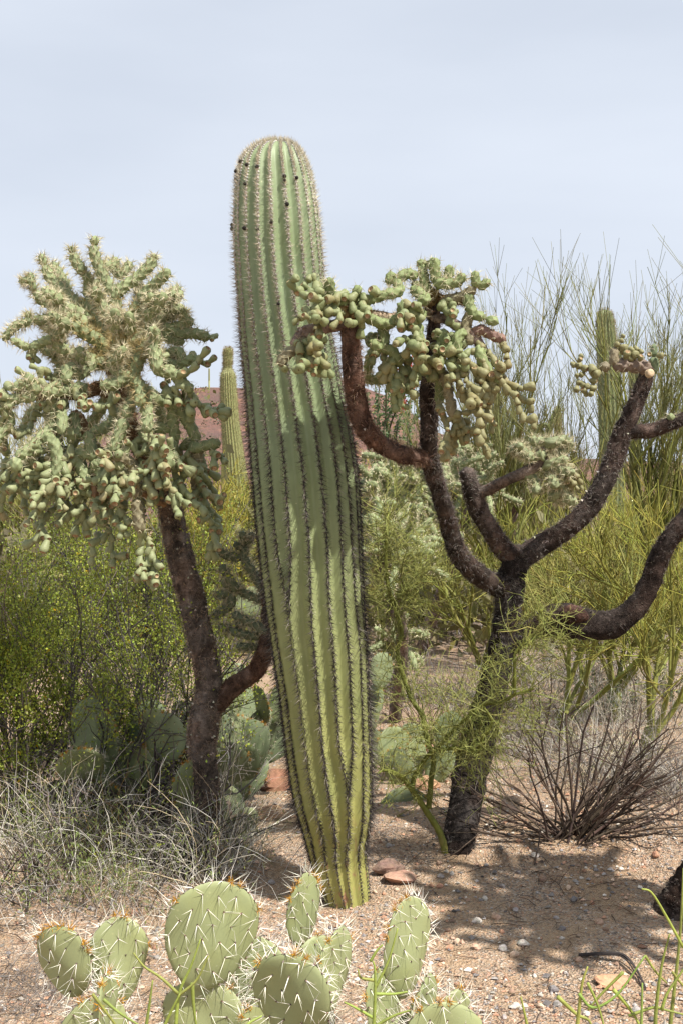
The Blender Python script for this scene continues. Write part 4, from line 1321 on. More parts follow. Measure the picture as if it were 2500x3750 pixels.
    S = [
        ([(400, 380), (350, 290), (340, 190)], -.07, -.12, dict(spine=.8)), ([(360, 340), (300, 270), (250, 240)], -.08, -.12, G1), ([(440, 350), (560, 330), (700, 290)], -.05, 0, G1), ([(700, 290), (760, 270), (735, 200)], 0, .05, dict(spine=.8)),
        ([(700, 240), (705, 180)], .05, .05, dict(r0=.018, r1=.015)), ([(750, 200), (810, 170), (870, 190)], .05, .1, dict(spine=.7)), ([(500, 280), (520, 240)], -.08, -.08, dict(r0=.018, r1=.015, spine=.3)),
        ([(920, 260), (905, 170), (895, 110)], .1, .12, dict(spine=.6)), ([(930, 130), (865, 95)], .12, .12, dict(r0=.019, r1=.016, spine=.4)), ([(985, 230), (975, 160), (970, 100)], .08, .08, dict(spine=.6)), ([(960, 110), (985, 95)], .08, .08, dict(r0=.02)),
        ([(1030, 220), (1060, 170), (1060, 115)], .1, .1, dict(r0=.019)), ([(1010, 230), (1100, 225), (1155, 170)], .05, .05, dict(spine=1.2)), ([(1050, 330), (1150, 300), (1220, 250)], .08, .04, dict(col=OLD_STEM)),
        ([(1225, 255), (1215, 150)], .04, .04, dict(r0=.019, r1=.015, spine=.4)), ([(1235, 260), (1310, 205)], .04, .03, dict(r0=.019, r1=.015, spine=.4)), ([(1180, 350), (1210, 410), (1280, 440)], .05, .02, dict(spine=.3)),
        ([(1280, 440), (1360, 468)], .02, .02, dict(r0=.018, spine=.2)), ([(870, 270), (850, 210)], .1, .1, dict(r0=.017, spine=.3)), ([(880, 290), (830, 250)], .08, .05, {}), ([(920, 320), (870, 330)], .0, -.02, {}),
        ([(660, 480), (670, 560), (665, 650)], .02, 0, dict(spine=.3)), ([(560, 430), (650, 470), (740, 470)], -.03, 0, dict(spine=.2)), ([(760, 440), (860, 430), (920, 400)], 0, .05, dict(spine=.2)), ([(780, 360), (800, 470)], -.04, -.05, dict(spine=.15)),
        ([(580, 560), (620, 610)], 0, 0, dict(spine=.3)), ([(590, 660), (570, 760)], .2, .25, dict(spine=.5)), ([(560, 800), (640, 810), (730, 790)], .3, .3, dict(spine=1.2)),
        ([(1000, 780), (1005, 880), (1000, 960)], .1, .1, dict(spine=.2)), ([(1035, 790), (1055, 870), (1060, 940)], .05, .05, dict(spine=.05, col=OLD_STEM)), ([(1070, 950), (1080, 1040)], .05, .05, dict(spine=.1, col=OLD_STEM)),
        ([(1180, 430), (1160, 520), (1200, 600)], .05, .04, dict(spine=.15, col=OLD_STEM)), ([(1250, 510), (1330, 545), (1405, 575)], .04, .03, dict(spine=.2, col=srgb(150, 118, 104))), ([(1110, 560), (1110, 680)], .02, .02, dict(spine=.1)),
        ([(1240, 640), (1300, 760), (1380, 830)], .02, 0, dict(spine=.1)), ([(1030, 500), (1020, 600)], .02, .02, dict(spine=.15)), ([(860, 480), (870, 560), (850, 640)], -.02, -.04, dict(spine=.15)), ([(720, 640), (760, 720)], 0, 0, dict(spine=.1)),
        ([(180, 540), (160, 600), (70, 670), (45, 730)], -.12, -.14, dict(spine=.5, col=OLD_STEM)), ([(190, 560), (210, 640)], -.12, -.14, G1), ([(290, 350), (240, 400), (190, 410)], -.1, -.13, G1), ([(430, 330), (430, 260)], -.1, -.1, dict(r0=.019, spine=.3)),
        ([(220, 700), (240, 760)], -.14, -.14, dict(r0=.016, spine=.1)),
    ]
    for pts, a, c, kw in S:
        k = dict(r0=.021, r1=.018, spine=.6, col=srgb(142, 154, 104)); k.update(kw)
        ch.stem(pxline(c8, pts, Yc, a, c), **k)
    ch.center = P(1500, 1230, 4.32); ch.outk = .16
    for x, y, n, dy in [(230, 190, 7, -.12), (260, 230, 6, -.13), (190, 380, 6, -.14), (240, 390, 5, -.13), (310, 380, 4, -.12), (400, 300, 4, -.12), (440, 290, 6, -.1), (500, 300, 6, -.1), (540, 300, 5, -.06), (610, 260, 3, -.03), (240, 560, 5, -.13), (210, 620, 6, -.14), (260, 640, 7, -.14), (160, 600, 3, -.14), (240, 720, 3, -.14), (70, 690, 2, -.13),
                        (790, 340, 5, -.05), (820, 430, 6, -.06), (860, 530, 8, -.05), (820, 560, 6, -.05), (890, 590, 7, -.04), (870, 650, 6, -.03), (900, 500, 4, 0), (680, 650, 6, -.01), (720, 690, 7, -.02), (770, 740, 8, 0), (830, 690, 7, 0), (870, 770, 4, .02), (640, 760, 3, .02), (560, 560, 5, .02), (620, 540, 4, .02),
                        (1030, 340, 4, .05), (1090, 380, 4, .05), (1000, 560, 7, .02), (980, 700, 5, .02), (1030, 640, 6, .0), (1110, 540, 7, 0), (1170, 570, 6, 0), (1190, 640, 7, 0), (1130, 740, 6, .02), (1170, 800, 6, .02), (1110, 780, 5, .04), (1240, 690, 6, 0), (1290, 720, 7, -.01), (1340, 770, 7, -.01), (1390, 800, 6, 0), (1410, 660, 3, .02), (1230, 590, 5, 0), (1300, 640, 4, 0),
                        (1000, 940, 4, .06), (1090, 1030, 9, .05), (1130, 1050, 9, .05), (1050, 1070, 7, .05), (1180, 1080, 5, .05), (1280, 820, 3, .02), (1280, 880, 3, .02), (1270, 920, 6, .03), (1310, 950, 5, .03), (1240, 1010, 5, .03)]:
        u, v = c8(x, y)
        ch.chain(P(u, v - 8, Yc + dy + rng.normal() * .03), int(n * 1.5), .040, (rng.normal() * .4, -.25, -.7), .8, .35)
    # crown C at the grey side limb: stubby spiny stems
    for pts in ([(1330, 330), (1370, 270), (1380, 230)], [(1370, 240), (1300, 230), (1245, 205)], [(1400, 240), (1480, 220), (1530, 210)], [(1360, 380), (1400, 470), (1480, 560)], [(1480, 560), (1530, 640), (1590, 680)], [(1380, 400), (1440, 380), (1530, 350)],
                [(1420, 400), (1500, 440), (1570, 450)], [(1290, 520), (1300, 600)], [(1420, 620), (1500, 660)], [(1280, 320), (1300, 380)], [(1200, 300), (1240, 330), (1270, 360)], [(1400, 480), (1440, 560)], [(1440, 320), (1520, 280)], [(1130, 290), (1190, 260)]):
        ch.stem(pxline(cm, pts, 4.92, rng.uniform(-.03, .03), rng.uniform(-.1, .1)), .024, .02, spine=1.2, col=srgb(150, 158, 118))
    for x, y, n in [(1500, 430, 6), (1560, 450, 5), (1430, 350, 4), (1540, 500, 4)]:
        u, v = cm(x, y); ch.chain(P(u, v, 4.9), n, .036, (.3, -.2, -.5))
    # crown D on the cut limb: barrel-shaped joints and round fruit beads
    old = srgb(150, 138, 112)
    ch.stem(pxline(cr, [(1300, 975), (1180, 955), (1060, 960)], 5.0, 0, -.03), .031, .028, spine=.2, col=srgb(140, 122, 108), n_ar=6)
    ch.stem(pxline(cr, [(1045, 960), (965, 975)], 4.97, 0, 0), .024, .022, spine=.05, col=old)
    ch.stem(pxline(cr, [(1070, 920), (1075, 820)], 4.97, 0, 0), .022, .018, spine=.1, col=old)
    ch.stem(pxline(cr, [(1352, 980), (1352, 890)], 5.0, 0, 0), .024, .02, spine=.1, col=srgb(126, 140, 104))
    ch.stem(pxline(cr, [(1355, 900), (1358, 800)], 5.0, 0, 0), .017, .014, spine=.2, col=srgb(126, 140, 104))
    def bead(x, y, r, dy=0.0):
        u, v = cr(x, y)
        rr = r * .5102 / F * 4.97
        d = nrm(np.array([rng.normal() * .6, -.4, rng.normal() * .6]))
        ch.fruit(P(u, v, 4.97 + dy) - d * rr * 1.2, d, rr * 2.35, mesh=FRUITS[5] if rng.random() < .7 else FRUITS[4])
    for x, y, r in [(915, 980, 34), (860, 975, 26), (820, 955, 24), (777, 951, 20), (825, 917, 19), (836, 890, 16), (945, 1015, 32), (922, 1068, 24), (918, 1125, 26), (880, 1110, 22), (845, 1090, 22), (815, 1078, 20), (803, 1125, 22), (842, 1022, 20), (806, 1032, 15), (860, 1140, 24), (908, 1160, 20), (870, 1170, 14),
                    (1095, 808, 20), (1125, 780, 16), (1132, 750, 16), (1138, 842, 32), (1190, 855, 26), (1158, 882, 28), (1230, 836, 18), (1265, 856, 17), (1215, 880, 30), (1262, 905, 22), (1326, 882, 18), (1402, 886, 22), (1438, 882, 9), (1190, 905, 22)]:
        bead(x, y, r, rng.normal() * .015)
    # sawn end
    mb = MB(); lathe(mb, [(.001, .003), (.016, .004), (.019, 0), (.02, -.02)], 12, srgb(222, 196, 160))
    put('sawn_stub', mb.mesh('sawn_stub', M_STEM), ch.root, P(*cr(1335, 1010), 4.93), quat=Vector((.25, -.95, .1)).to_track_quat('Z', 'Y'))
    ch.stem(pxline(cr, [(1480, 1360), (1480, 1300)], 4.98, 0, 0), .018, .015, spine=.5)
    ch.finish()
right_cholla()

def random_crown(ch, c, R, n, hang=.3, spine=.8, fruits=0, r0=.022, sw=.0008, down=.15, n_ar=5, res=.008, L=(.14, .26)):
    ends = []
    for k in range(n):
        d = nrm(ch.r.normal(size=3) + np.array([0, 0, .35 - down]))
        s = c + d * R * np.array([1, 1, .75]) * ch.r.uniform(.05, .75)
        Ln = ch.r.uniform(*L)
        d2 = nrm(d + ch.r.normal(size=3) * .5 + np.array([0, 0, .35 if d[2] > -.1 else -hang]))
        m = s + d2 * Ln * .5 + ch.r.normal(size=3) * .02
        e = m + nrm(d2 + np.array([0, 0, -.2]) + ch.r.normal(size=3) * .3) * Ln * .5
        ch.stem([s, m, e], r0, r0 * .85, spine=spine, sw=sw, n_ar=n_ar, res=res)
        ends.append(e)
    for k in range(fruits):
        e = ends[ch.r.integers(len(ends))]
        ch.chain(e, int(ch.r.integers(3, 8)), .04)

# cholla whose foot enters at the edge of the picture, its crown outside; it shades the gravel
def edge_cholla():
    b = G(2490, 3335)
    ch = Cholla('stout black leaning cholla trunk rising from the shaded gravel near the fallen branch', b, seed=15)
    x, y = b[0], b[1]
    ch.limb([(x - .01, y, -.06, .115), (x + .02, y, .05, .10), (x + .08, y - .03, .2, .082), (x + .2, y - .06, .55, .07), (x + .36, y - .14, 1.0, .062), (x + .5, y - .42, 1.5, .05)], 'trunk', srgb(62, 52, 46), srgb(112, 100, 92), .7, (.01, .022), 22, .2, world=True)
    tip = np.array([x + .5, y - .42, 1.5])
    for dx, dy, dz in [(-.2, .05, .55), (.15, -.3, .6), (.4, .2, .6), (-.05, .35, .5), (.3, -.1, .3)]:
        e = tip + np.array([dx, dy, dz])
        ch.limb([(*(tip - [0, 0, .05]), .045), (*((tip + e) / 2 + [0, 0, .08]), .036), (*e, .03)], 'branch', world=True, dens=.1)
    random_crown(ch, tip + np.array([.0, -.33, .5]), .64, 150, fruits=55, spine=.2, sw=.0014, n_ar=5, res=.017, r0=.026)
    ch.finish()
edge_cholla()

# paler chollas further back, seen between the dark limbs
def back_cholla(label, base, crown, R, n, seed, trunk_r=.06):
    ch = Cholla(label, base, seed=seed, group=None)
    m = (np.asarray(base) + crown) / 2 + np.array([.08, 0, 0])
    ch.limb([(*(np.asarray(base) - [0, 0, .05]), trunk_r * 1.1), (*m, trunk_r), (*(crown - [0, 0, R * .4]), trunk_r * .8), (*crown, trunk_r * .5)], 'trunk', srgb(120, 108, 100), srgb(150, 132, 116), .12, (.015, .03), 12, .2, world=True)
    for k in range(5):
        d = nrm(ch.r.normal(size=3) + [0, 0, .3])
        ch.limb([(*(crown - [0, 0, R * .3]), trunk_r * .6), (*(crown + d * R * .3), trunk_r * .5), (*(crown + d * R * .65), trunk_r * .4)], 'branch', srgb(126, 112, 92), srgb(190, 170, 120), .15, (.02, .035), 10, .15, world=True)
    random_crown(ch, np.asarray(crown), R, n, spine=.5, r0=.028, sw=.0024, n_ar=4, res=.018, L=(.16, .3), down=.2)
    ch.finish()
back_cholla('pale bristly cholla behind the forked limb with a grey trunk beside the saguaro', G(1376, 2560), P(1450, 1800, 8.6), .62, 78, 31)
back_cholla('pale bristly cholla behind the vertical dark limb under the hanging fruit', G(1520, 2420), P(1690, 1790, 10.2), .62, 68, 32)
back_cholla('low pale cholla with drooping stems close behind the tall saguaro', G(1440, 2640), P(1420, 2010, 7.6), .40, 48, 33, .045)
back_cholla('dark trunked bushy cholla far behind the trunk fork', G(1800, 2400), P(1880, 1690, 11.6), .66, 52, 34)
back_cholla('small straw coloured cholla in front of the bottle necked saguaro', G(850, 2180), P(850, 1900, 17.0), .5, 26, 35, .05)
back_cholla('knee high pale cholla on the gravel between the saguaro and palo verde', G(1430, 2500), P(1430, 2335, 8.4), .13, 14, 36, .035)

# ------------------------------------------------------------------ prickly pears
def pad_mesh(w, h, th, seed, spine_len=.04, spine_w=.0009, n_sp=3, spacing=.036, glochid=True, mat=None, spc=None, rings=7, m=30, wave=.006):
    r = np.random.default_rng(seed)
    ph = np.linspace(0, 2 * math.pi, m, endpoint=False)
    lobed = 1 + .03 * np.sin(3 * ph + r.uniform(0, 6)) + .02 * np.sin(5 * ph + r.uniform(0, 6))
    f = .74 + .26 * np.clip((1 - np.cos(ph)) / 2 * 1.25, 0, 1)
    ox = w / 2 * np.sin(ph) * f * lobed
    oz = h / 2 - h / 2 * np.cos(ph) * (1 + .02 * np.sin(2 * ph + seed))
    bend = r.uniform(-.5, .5)
    cz = h * .52
    def surf(x, z, q, side):
        yb = bend * ((x / w) ** 2) * w * .35 + wave * np.sin(x / w * 7 + seed) * np.cos(z / h * 6 + seed)
        return np.stack([x, yb + side * th / 2 * np.sqrt(np.clip(1 - q ** 3.2, 0, 1)), z], -1)
    rr = np.sin(np.linspace(0, math.pi / 2, rings + 1))[1:]
    mb = MB()
    for side in (-1, 1):
        V = [surf(np.array([0.]), np.array([cz]), np.array([0.]), side)]
        for q in rr:
            V.append(surf(ox * q, cz + (oz - cz) * q, np.full(m, q), side))
        V = np.concatenate(V)
        Q = ring_quads(rings, m) + 1
        T = np.array([(0, 1 + (j + 1) % m, 1 + j) for j in range(m)])
        if side > 0:
            Q, T = Q[:, ::-1], T[:, ::-1]
        mb.add(V, T, Q, (1, 1, 1))
    me = mb.mesh('pad', mat or M_PAD)
    # areoles in a slanting lattice on both faces
    B, N, E = [], [], []
    for side in (-1, 1):
        for i in range(-9, 10):
            for j in range(0, 16):
                x = (i + .5 * (j % 2)) * spacing + r.normal() * .002
                z = spacing * .6 + j * spacing * .86 + r.normal() * .002
                q = math.hypot(x / (w / 2), (z - h * .52) / (h / 2))
                if q > .93:
                    continue
                B.append(surf(np.array([x]), np.array([z]), np.array([q]), side)[0]); N.append(np.array([x / w * .8, side, .1])); E.append(False)
    ne = int(2.3 * (w + h) / (spacing * .85))
    for k in range(ne):
        a = 2 * math.pi * (k + .5) / ne
        if abs(a) < .5 or abs(a - 2 * math.pi) < .5:
            continue
        j = a / (2 * math.pi) * m; j0 = int(j) % m; t = j - int(j)
        x = ox[j0] * (1 - t) + ox[(j0 + 1) % m] * t; z = oz[j0] * (1 - t) + oz[(j0 + 1) % m] * t
        B.append(surf(np.array([x]), np.array([z]), np.array([1.]), 1)[0]); N.append(np.array([x / (w / 2), r.normal() * .25, (z - h * .5) / (h / 2)])); E.append(True)
    B, N, E = np.array(B), nrm(np.array(N)), np.array(E)
    sp = MB()
    cnt = np.where(E, n_sp + 2, n_sp)
    bb = np.repeat(B, cnt, 0); nn = np.repeat(N, cnt, 0); ee = np.repeat(E, cnt)
    d = nn * .55 + r.normal(size=bb.shape) * np.where(ee, .42, .5)[:, None] + np.where(ee, 0, -.25)[:, None] * np.array([0, 0, 1])
    ln = r.uniform(.55, 1.15, len(bb)) * spine_len * np.where(ee, 1.1, 1)
    base_c = spc if spc is not None else srgb(246, 240, 224) * 1.2
    spikes(sp, bb, d, ln, spine_w, jitter(base_c, len(bb), .1, .03))
    # reddish spine bases
    spikes(sp, bb, d, ln * .22, spine_w * 1.35, jitter(srgb(150, 84, 70), len(bb), .2, .06))
    kd = len(B)
    for n_, c_, l_, w_ in ((1, srgb(92, 74, 66), .0035, .0030),):
        spikes(sp, B, N, np.full(kd, l_), np.full(kd, w_), jitter(c_, kd, .15))
    if glochid:
        top = np.where(E & (B[:, 2] > h * .62))[0]
        for k in top:
            if r.random() < .38:
                n_ = 34
                spikes(sp, np.repeat(B[k][None], n_, 0) + r.normal(size=(n_, 3)) * .004, N[k] * .7 + r.normal(size=(n_, 3)) * .6, r.uniform(.008, .017, n_), .0008, jitter(srgb(206, 150, 40), n_, .15, .06))
    return me, sp.mesh('spines', M_SPINE, None, smooth=False)

def place_pad(root, meshes, base, up, yaw, parts_spines=True, scale=None, name='pad'):
    """base of the pad, its axis, and how far its face is turned from the camera"""
    up = nrm(up)
    y = np.array([math.sin(math.radians(yaw)), -math.cos(math.radians(yaw)), 0])
    y = nrm(y - up * np.dot(y, up)); y = -y
    x = np.cross(y, up)
    q = Matrix((x, y, up)).transposed().to_quaternion()
    o = put(name, meshes[0], root, base, quat=q, scale=scale)
    s = bpy.data.objects.new('spines', meshes[1]); COL.objects.link(s); s.parent = o; s['kind'] = 'stuff'
    return o

def pad_px(root, cu, cv, Y, w, h, tilt, yaw, seed, lean=0.0, **kw):
    """centre pixel, depth; w, h metres; tilt: degrees clockwise in the picture; lean: top away from the camera"""
    t = math.radians(tilt)
    up = nrm(np.array([math.sin(t), math.sin(math.radians(lean)), math.cos(t)]))
    base = P(cu, cv, Y) - up * h / 2
    me = pad_mesh(w, h, kw.pop('th', .022), seed, **kw)
    return place_pad(root, me, base, up, yaw)

def front_pears():
    fg = dict(spine_len=.046, spine_w=.0009, n_sp=3, spacing=.039)
    ra = thing('prickly_pear_cactus', 'spiny prickly pear with two overlapping grey green pads over dry twigs', 'prickly pear', G(400, 0, 2.45))
    pad_px(ra, 238, 3525, 2.42, .150, .172, -12, -20, 101, lean=-8, **fg)
    pad_px(ra, 430, 3522, 2.50, .150, .205, 4, 12, 102, **fg)
    pad_px(ra, 380, 3705, 2.30, .13, .16, 4, 84, 103, **fg)
    pad_px(ra, 330, 3830, 2.42, .17, .24, 14, 20, 104, **fg)
    pad_px(ra, 380, 4130, 2.45, .18, .27, -4, 10, 105, **fg)
    pad_px(ra, 390, 4380, 2.46, .17, .22, 3, 30, 106, **fg)
    rb = thing('prickly_pear_cactus', 'big round prickly pear pad of yellow green colour with orange tufted rim', 'prickly pear', G(900, 0, 2.5))
    pad_px(rb, 772, 3428, 2.48, .232, .258, 12, 14, 111, **fg)
    pad_px(rb, 745, 3742, 2.5, .205, .20, 4, -6, 112, **fg)
    pad_px(rb, 1075, 3655, 2.32, .20, .205, -4, -22, 113, lean=-10, **fg)
    pad_px(rb, 930, 3590, 2.62, .20, .20, 20, -30, 114, **fg)
    pad_px(rb, 1000, 3840, 2.45, .20, .24, 6, 10, 115, **fg)
    pad_px(rb, 1230, 3545, 2.66, .175, .20, 3, 62, 116, **fg)
    pad_px(rb, 1165, 3560, 2.72, .15, .18, -6, 24, 117, **fg)
    pad_px(rb, 850, 4080, 2.52, .2, .27, -10, 10, 118, **fg)
    pad_px(rb, 960, 4330, 2.52, .2, .27, 4, 0, 119, **fg)
    pad_px(rb, 1110, 3335, 2.86, .145, .195, 4, 52, 120, **fg)
    pad_px(rb, 1130, 3790, 2.75, .17, .22, -8, 30, 1201, **fg)
    pad_px(rb, 1080, 4090, 2.6, .19, .27, 8, 20, 1202, **fg)
    rc = thing('prickly_pear_cactus', 'prickly pear with a tall oval pad turned sideways over open gravel', 'prickly pear', G(1500, 0, 2.6))
    pad_px(rc, 1490, 3470, 2.66, .172, .245, 3, 42, 121, **fg)
    pad_px(rc, 1400, 3690, 2.62, .14, .19, -8, 50, 122, **fg)
    pad_px(rc, 1545, 3690, 2.58, .13, .16, 10, 58, 123, **fg)
    pad_px(rc, 1650, 3730, 2.52, .12, .14, 12, 40, 124, **fg)
    pad_px(rc, 1620, 3835, 2.34, .20, .20, 8, 10, 125, **fg)
    pad_px(rc, 1480, 3900, 2.6, .19, .24, 2, 20, 126, **fg)
    pad_px(rc, 1500, 4180, 2.6, .19, .27, -3, 10, 127, **fg)
    pad_px(rc, 1500, 4310, 2.6, .18, .22, 3, 0, 128, **fg)
front_pears()

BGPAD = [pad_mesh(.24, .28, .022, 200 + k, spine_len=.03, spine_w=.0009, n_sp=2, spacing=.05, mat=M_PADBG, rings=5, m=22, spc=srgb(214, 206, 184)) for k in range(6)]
def back_pear(label, u, v, n, R, seed, H=1.0, fixed=()):
    r = np.random.default_rng(seed)
    b = G(u, v)
    root = thing('prickly_pear_cactus', label, 'prickly pear', b)
    tips = []
    for k in range(max(3, n // 4)):
        p = b + np.array([r.normal() * R * .5, r.normal() * R * .35, 0]); p[2] = gz(p[0], p[1]) - .02
        tips.append((p, nrm([r.normal() * .45, r.normal() * .4, 1])))
    made = 0
    while made < n and tips:
        p, up = tips.pop(0)
        if p[2] > H:
            continue
        s = r.uniform(.8, 1.15)
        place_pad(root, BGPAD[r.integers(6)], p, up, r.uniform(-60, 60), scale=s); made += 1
        e = p + up * .26 * s
        for _ in range(r.integers(1, 3)):
            nu = nrm(up * .8 + np.array([r.normal() * .55, r.normal() * .4, .35]))
            tips.append((e - up * .02 + np.array([r.normal() * .05, 0, 0]), nu))
    for (cu, cv, Y, tilt, yaw, s) in fixed:
        up = nrm([math.sin(math.radians(tilt)), .1, math.cos(math.radians(tilt))])
        place_pad(root, BGPAD[r.integers(6)], P(cu, cv, Y) - up * .14 * s, up, yaw, scale=s)
    return root
back_pear('grey green prickly pear thicket shaded under the creosote branches', 500, 2960, 30, .55, 301, 1.0,
          [(590, 2790, 5.7, 30, 10, 1.0), (400, 2790, 5.8, -8, -20, .9), (880, 2710, 5.8, 0, 10, .9), (835, 2560, 6.0, 0, 15, .85), (800, 2780, 5.6, 4, 30, .8)])
back_pear('prickly pear pads between the leaning trunk and the saguaro', 900, 2960, 18, .32, 302, .8,
          [(905, 2600, 6.1, -4, 45, .9), (960, 2680, 5.9, 10, 30, .9), (870, 2500, 6.2, 0, 10, .8), (915, 2210, 7.0, 60, 0, .9)])
back_pear('low yellowish prickly pear behind the dry twigs by the saguaro foot', 850, 3110, 5, .12, 303, .3, [(880, 3050, 5.25, 25, 0, .65), (905, 3010, 5.3, 20, 10, .5)])
back_pear('prickly pear with flat pads level with the saguaro waist beside the palo verde', 1405, 2800, 4, .16, 304, .5, [(1395, 2455, 6.2, 4, 30, .75), (1375, 2560, 6.3, -6, 40, .6)])
back_pear('prickly pear behind the palo verde twigs with one pale yellow pad', 1450, 2860, 4, .22, 305, .4, [(1440, 2750, 6.3, 0, 20, 1.0), (1500, 2725, 6.4, 12, 10, .9), (1470, 2960, 5.75, 80, 10, 1.0)])

# ------------------------------------------------------------------ woody plants
def grow(out, p, d, L, r, depth, rs, spread=.6, up=.15, n=5, kids=(3, 5), shrink=.62, wob=.12, tips=None):
    pts = [np.asarray(p, float)]
    dd = nrm(d)
    for k in range(n - 1):
        dd = nrm(dd + rs.normal(size=3) * wob + np.array([0, 0, up * .3]))
        pts.append(pts[-1] + dd * L / (n - 1))
    rad = np.linspace(r, r * .62, n)
    if depth == 0:
        rad = np.linspace(r, r * .25, n)
    out.append((np.array(pts), rad, depth))
    if depth == 0:
        if tips is not None:
            tips.append((pts, dd))
        return
    for _ in range(rs.integers(kids[0], kids[1] + 1)):
        t = rs.uniform(.3, 1.0) * (n - 1)
        i = min(int(t), n - 2); f = t - i
        q = pts[i] * (1 - f) + pts[i + 1] * f
        nd = nrm(dd + rs.normal(size=3) * spread + np.array([0, 0, up]))
        grow(out, q, nd, L * shrink * rs.uniform(.7, 1.25), r * .55, depth - 1, rs, spread, up, n, kids, shrink, wob, tips)

def emit(mb, segs, col, jit=.15, sides=3, depths=None, hue=.04, rmin=0.0, thin=False):
    sel = [s for s in segs if depths is None or s[2] in depths]
    if not sel:
        return
    pp, rr = np.array([s[0] for s in sel]), np.maximum(np.array([s[1] for s in sel]), rmin)
    if thin == 2:
        pp, rr = pp[:, [0, -1]], rr[:, [0, -1]]
    elif thin:
        pp, rr = pp[:, [0, 2, -1]], rr[:, [0, 2, -1]]
    strands(mb, pp, rr, jitter(col, len(sel), jit, hue), sides)

def thorns(mb, segs, rs, col, L=(.02, .05), w=.0012, per=5, depths=(0,)):
    b, d = [], []
    for pts, rad, dep in segs:
        if dep not in depths:
            continue
        t = nrm(pts[-1] - pts[0])
        for k in range(per):
            x = rs.uniform(.05, 1) * (len(pts) - 1); i = min(int(x), len(pts) - 2); f = x - i
            b.append(pts[i] * (1 - f) + pts[i + 1] * f); d.append(t * .5 + rs.normal(size=3) * .75)
    if b:
        spikes(mb, np.array(b), np.array(d), rs.uniform(*L, len(b)), w, jitter(col, len(b), .15))

PV = srgb(150, 156, 76); PVD = srgb(120, 124, 56)
def cq(x, y): return 1300 + x * .4464, 2200 + y * .4464
def young_palo_verde():
    b = G(1628, 3130)
    root = thing('palo_verde_tree', 'young green barked palo verde with spiny twigs beside the black cholla trunk', 'palo verde', b)
    rs = np.random.default_rng(41)
    Y = b[1]
    def stemline(pts, Ys, r0, r1, name='branch'):
        w = [P(*cq(x, y), Y + dy) for (x, y), dy in zip(pts, Ys)]
        path = catmull(w, max(10, len(w) * 6))
        mb = MB(); tube(mb, path, np.linspace(r0, r1, len(path)) * (1 + .06 * np.sin(np.arange(len(path)) * 1.9)), 10, None, lambda V: PVD * 1.0 * (.85 + .4 * fbm(V * 40, 2)[:, None]) * np.where((V[:, 2:3] < .13) & (fbm(V * 60, 2)[:, None] > .45), np.array([1.3, 1.1, 1.6]), 1))
        mb.build(name, M_GREENBARK, root)
        return path
    A = stemline([(745, 2100), (735, 2060), (690, 1900), (590, 1740), (470, 1560), (380, 1450), (270, 1395)], [0, 0, 0, -.02, -.05, -.1, -.15], .019, .010, 'trunk')
    Bp = stemline([(598, 1700), (610, 1600), (622, 1450), (640, 1290), (590, 1150), (550, 950), (470, 820), (415, 690), (345, 430), (380, 270), (335, 100), (305, 0)], [-.02, -.02, -.02, 0, 0, .02, .05, .08, .1, .1, .1, .1], .013, .010)
    C = stemline([(305, 5), (270, -120), (250, -300), (250, -470), (265, -650), (270, -730)], [.1, .1, .12, .12, .14, .15], .010, .006)
    D = stemline([(465, 1550), (480, 1450), (520, 1380), (610, 1255), (720, 1220), (840, 1212), (1010, 1240)], [-.05, -.05, -.06, -.1, -.15, -.2, -.25], .012, .008)
    E = stemline([(1010, 1240), (1040, 1130), (1120, 1000), (1050, 870)], [-.25, -.28, -.3, -.3], .008, .006)
    F2 = stemline([(640, 1240), (740, 1130), (880, 990), (1030, 860), (1200, 830), (1310, 770), (1460, 720)], [-.05, -.1, -.15, -.2, -.25, -.28, -.3], .010, .006)
    G2 = stemline([(1305, 770), (1305, 600), (1310, 430), (1400, 330), (1490, 240), (1530, 120), (1490, 20)], [-.28, -.3, -.3, -.3, -.3, -.3, -.3], .0075, .004)
    H = stemline([(300, 1400), (230, 1390), (180, 1420)], [-.14, -.17, -.2], .008, .005)
    J = stemline([(350, 1150 - 1170), (420, -90), (520, -200), (540, -400)], [.1, .12, .14, .16], .007, .004)
    # zig-zag thorny twigs
    segs, tw = [], []
    def shoots(path, n, L, spread, lean=(0, 0, 0), t0=.15, depth=1):
        for _ in range(n):
            t = rs.uniform(t0, 1) * (len(path) - 1); i = min(int(t), len(path) - 2)
            q = path[i] + (path[i + 1] - path[i]) * (t - i)
            d = nrm(rs.normal(size=3) * np.array([1, .7, 1]) + np.asarray(lean))
            grow(segs, q, d, L * rs.uniform(.6, 1.3), .0024, depth, rs, .75, .05, 4, (3, 5), .62, .22)
    shoots(A, 16, .15, 1, (-.3, -.2, .1), .45)
    shoots(H, 12, .14, 1, (-.3, -.2, .3), 0)
    shoots(Bp, 70, .21, 1, (0, 0, .1), .3)
    shoots(C, 95, .26, 1, (.1, 0, .1), 0)
    shoots(D, 38, .18, 1, (.1, -.2, -.05), .3)
    shoots(E, 30, .2, 1, (0, -.2, .1), 0)
    shoots(F2, 78, .20, 1, (0, -.1, .25), .1)
    shoots(G2, 55, .16, 1, (.1, -.1, .25), 0)
    shoots(J, 45, .24, 1, (.2, 0, .1), 0)
    mb = MB()
    emit(mb, segs, srgb(156, 158, 94), .25, 3, rmin=.0006)
    thorns(mb, segs, rs, srgb(168, 172, 92), (.02, .05), .0011, 4, (0, 1))
    mb.build('twigs', M_TWIG, root, kind='stuff')
young_palo_verde()

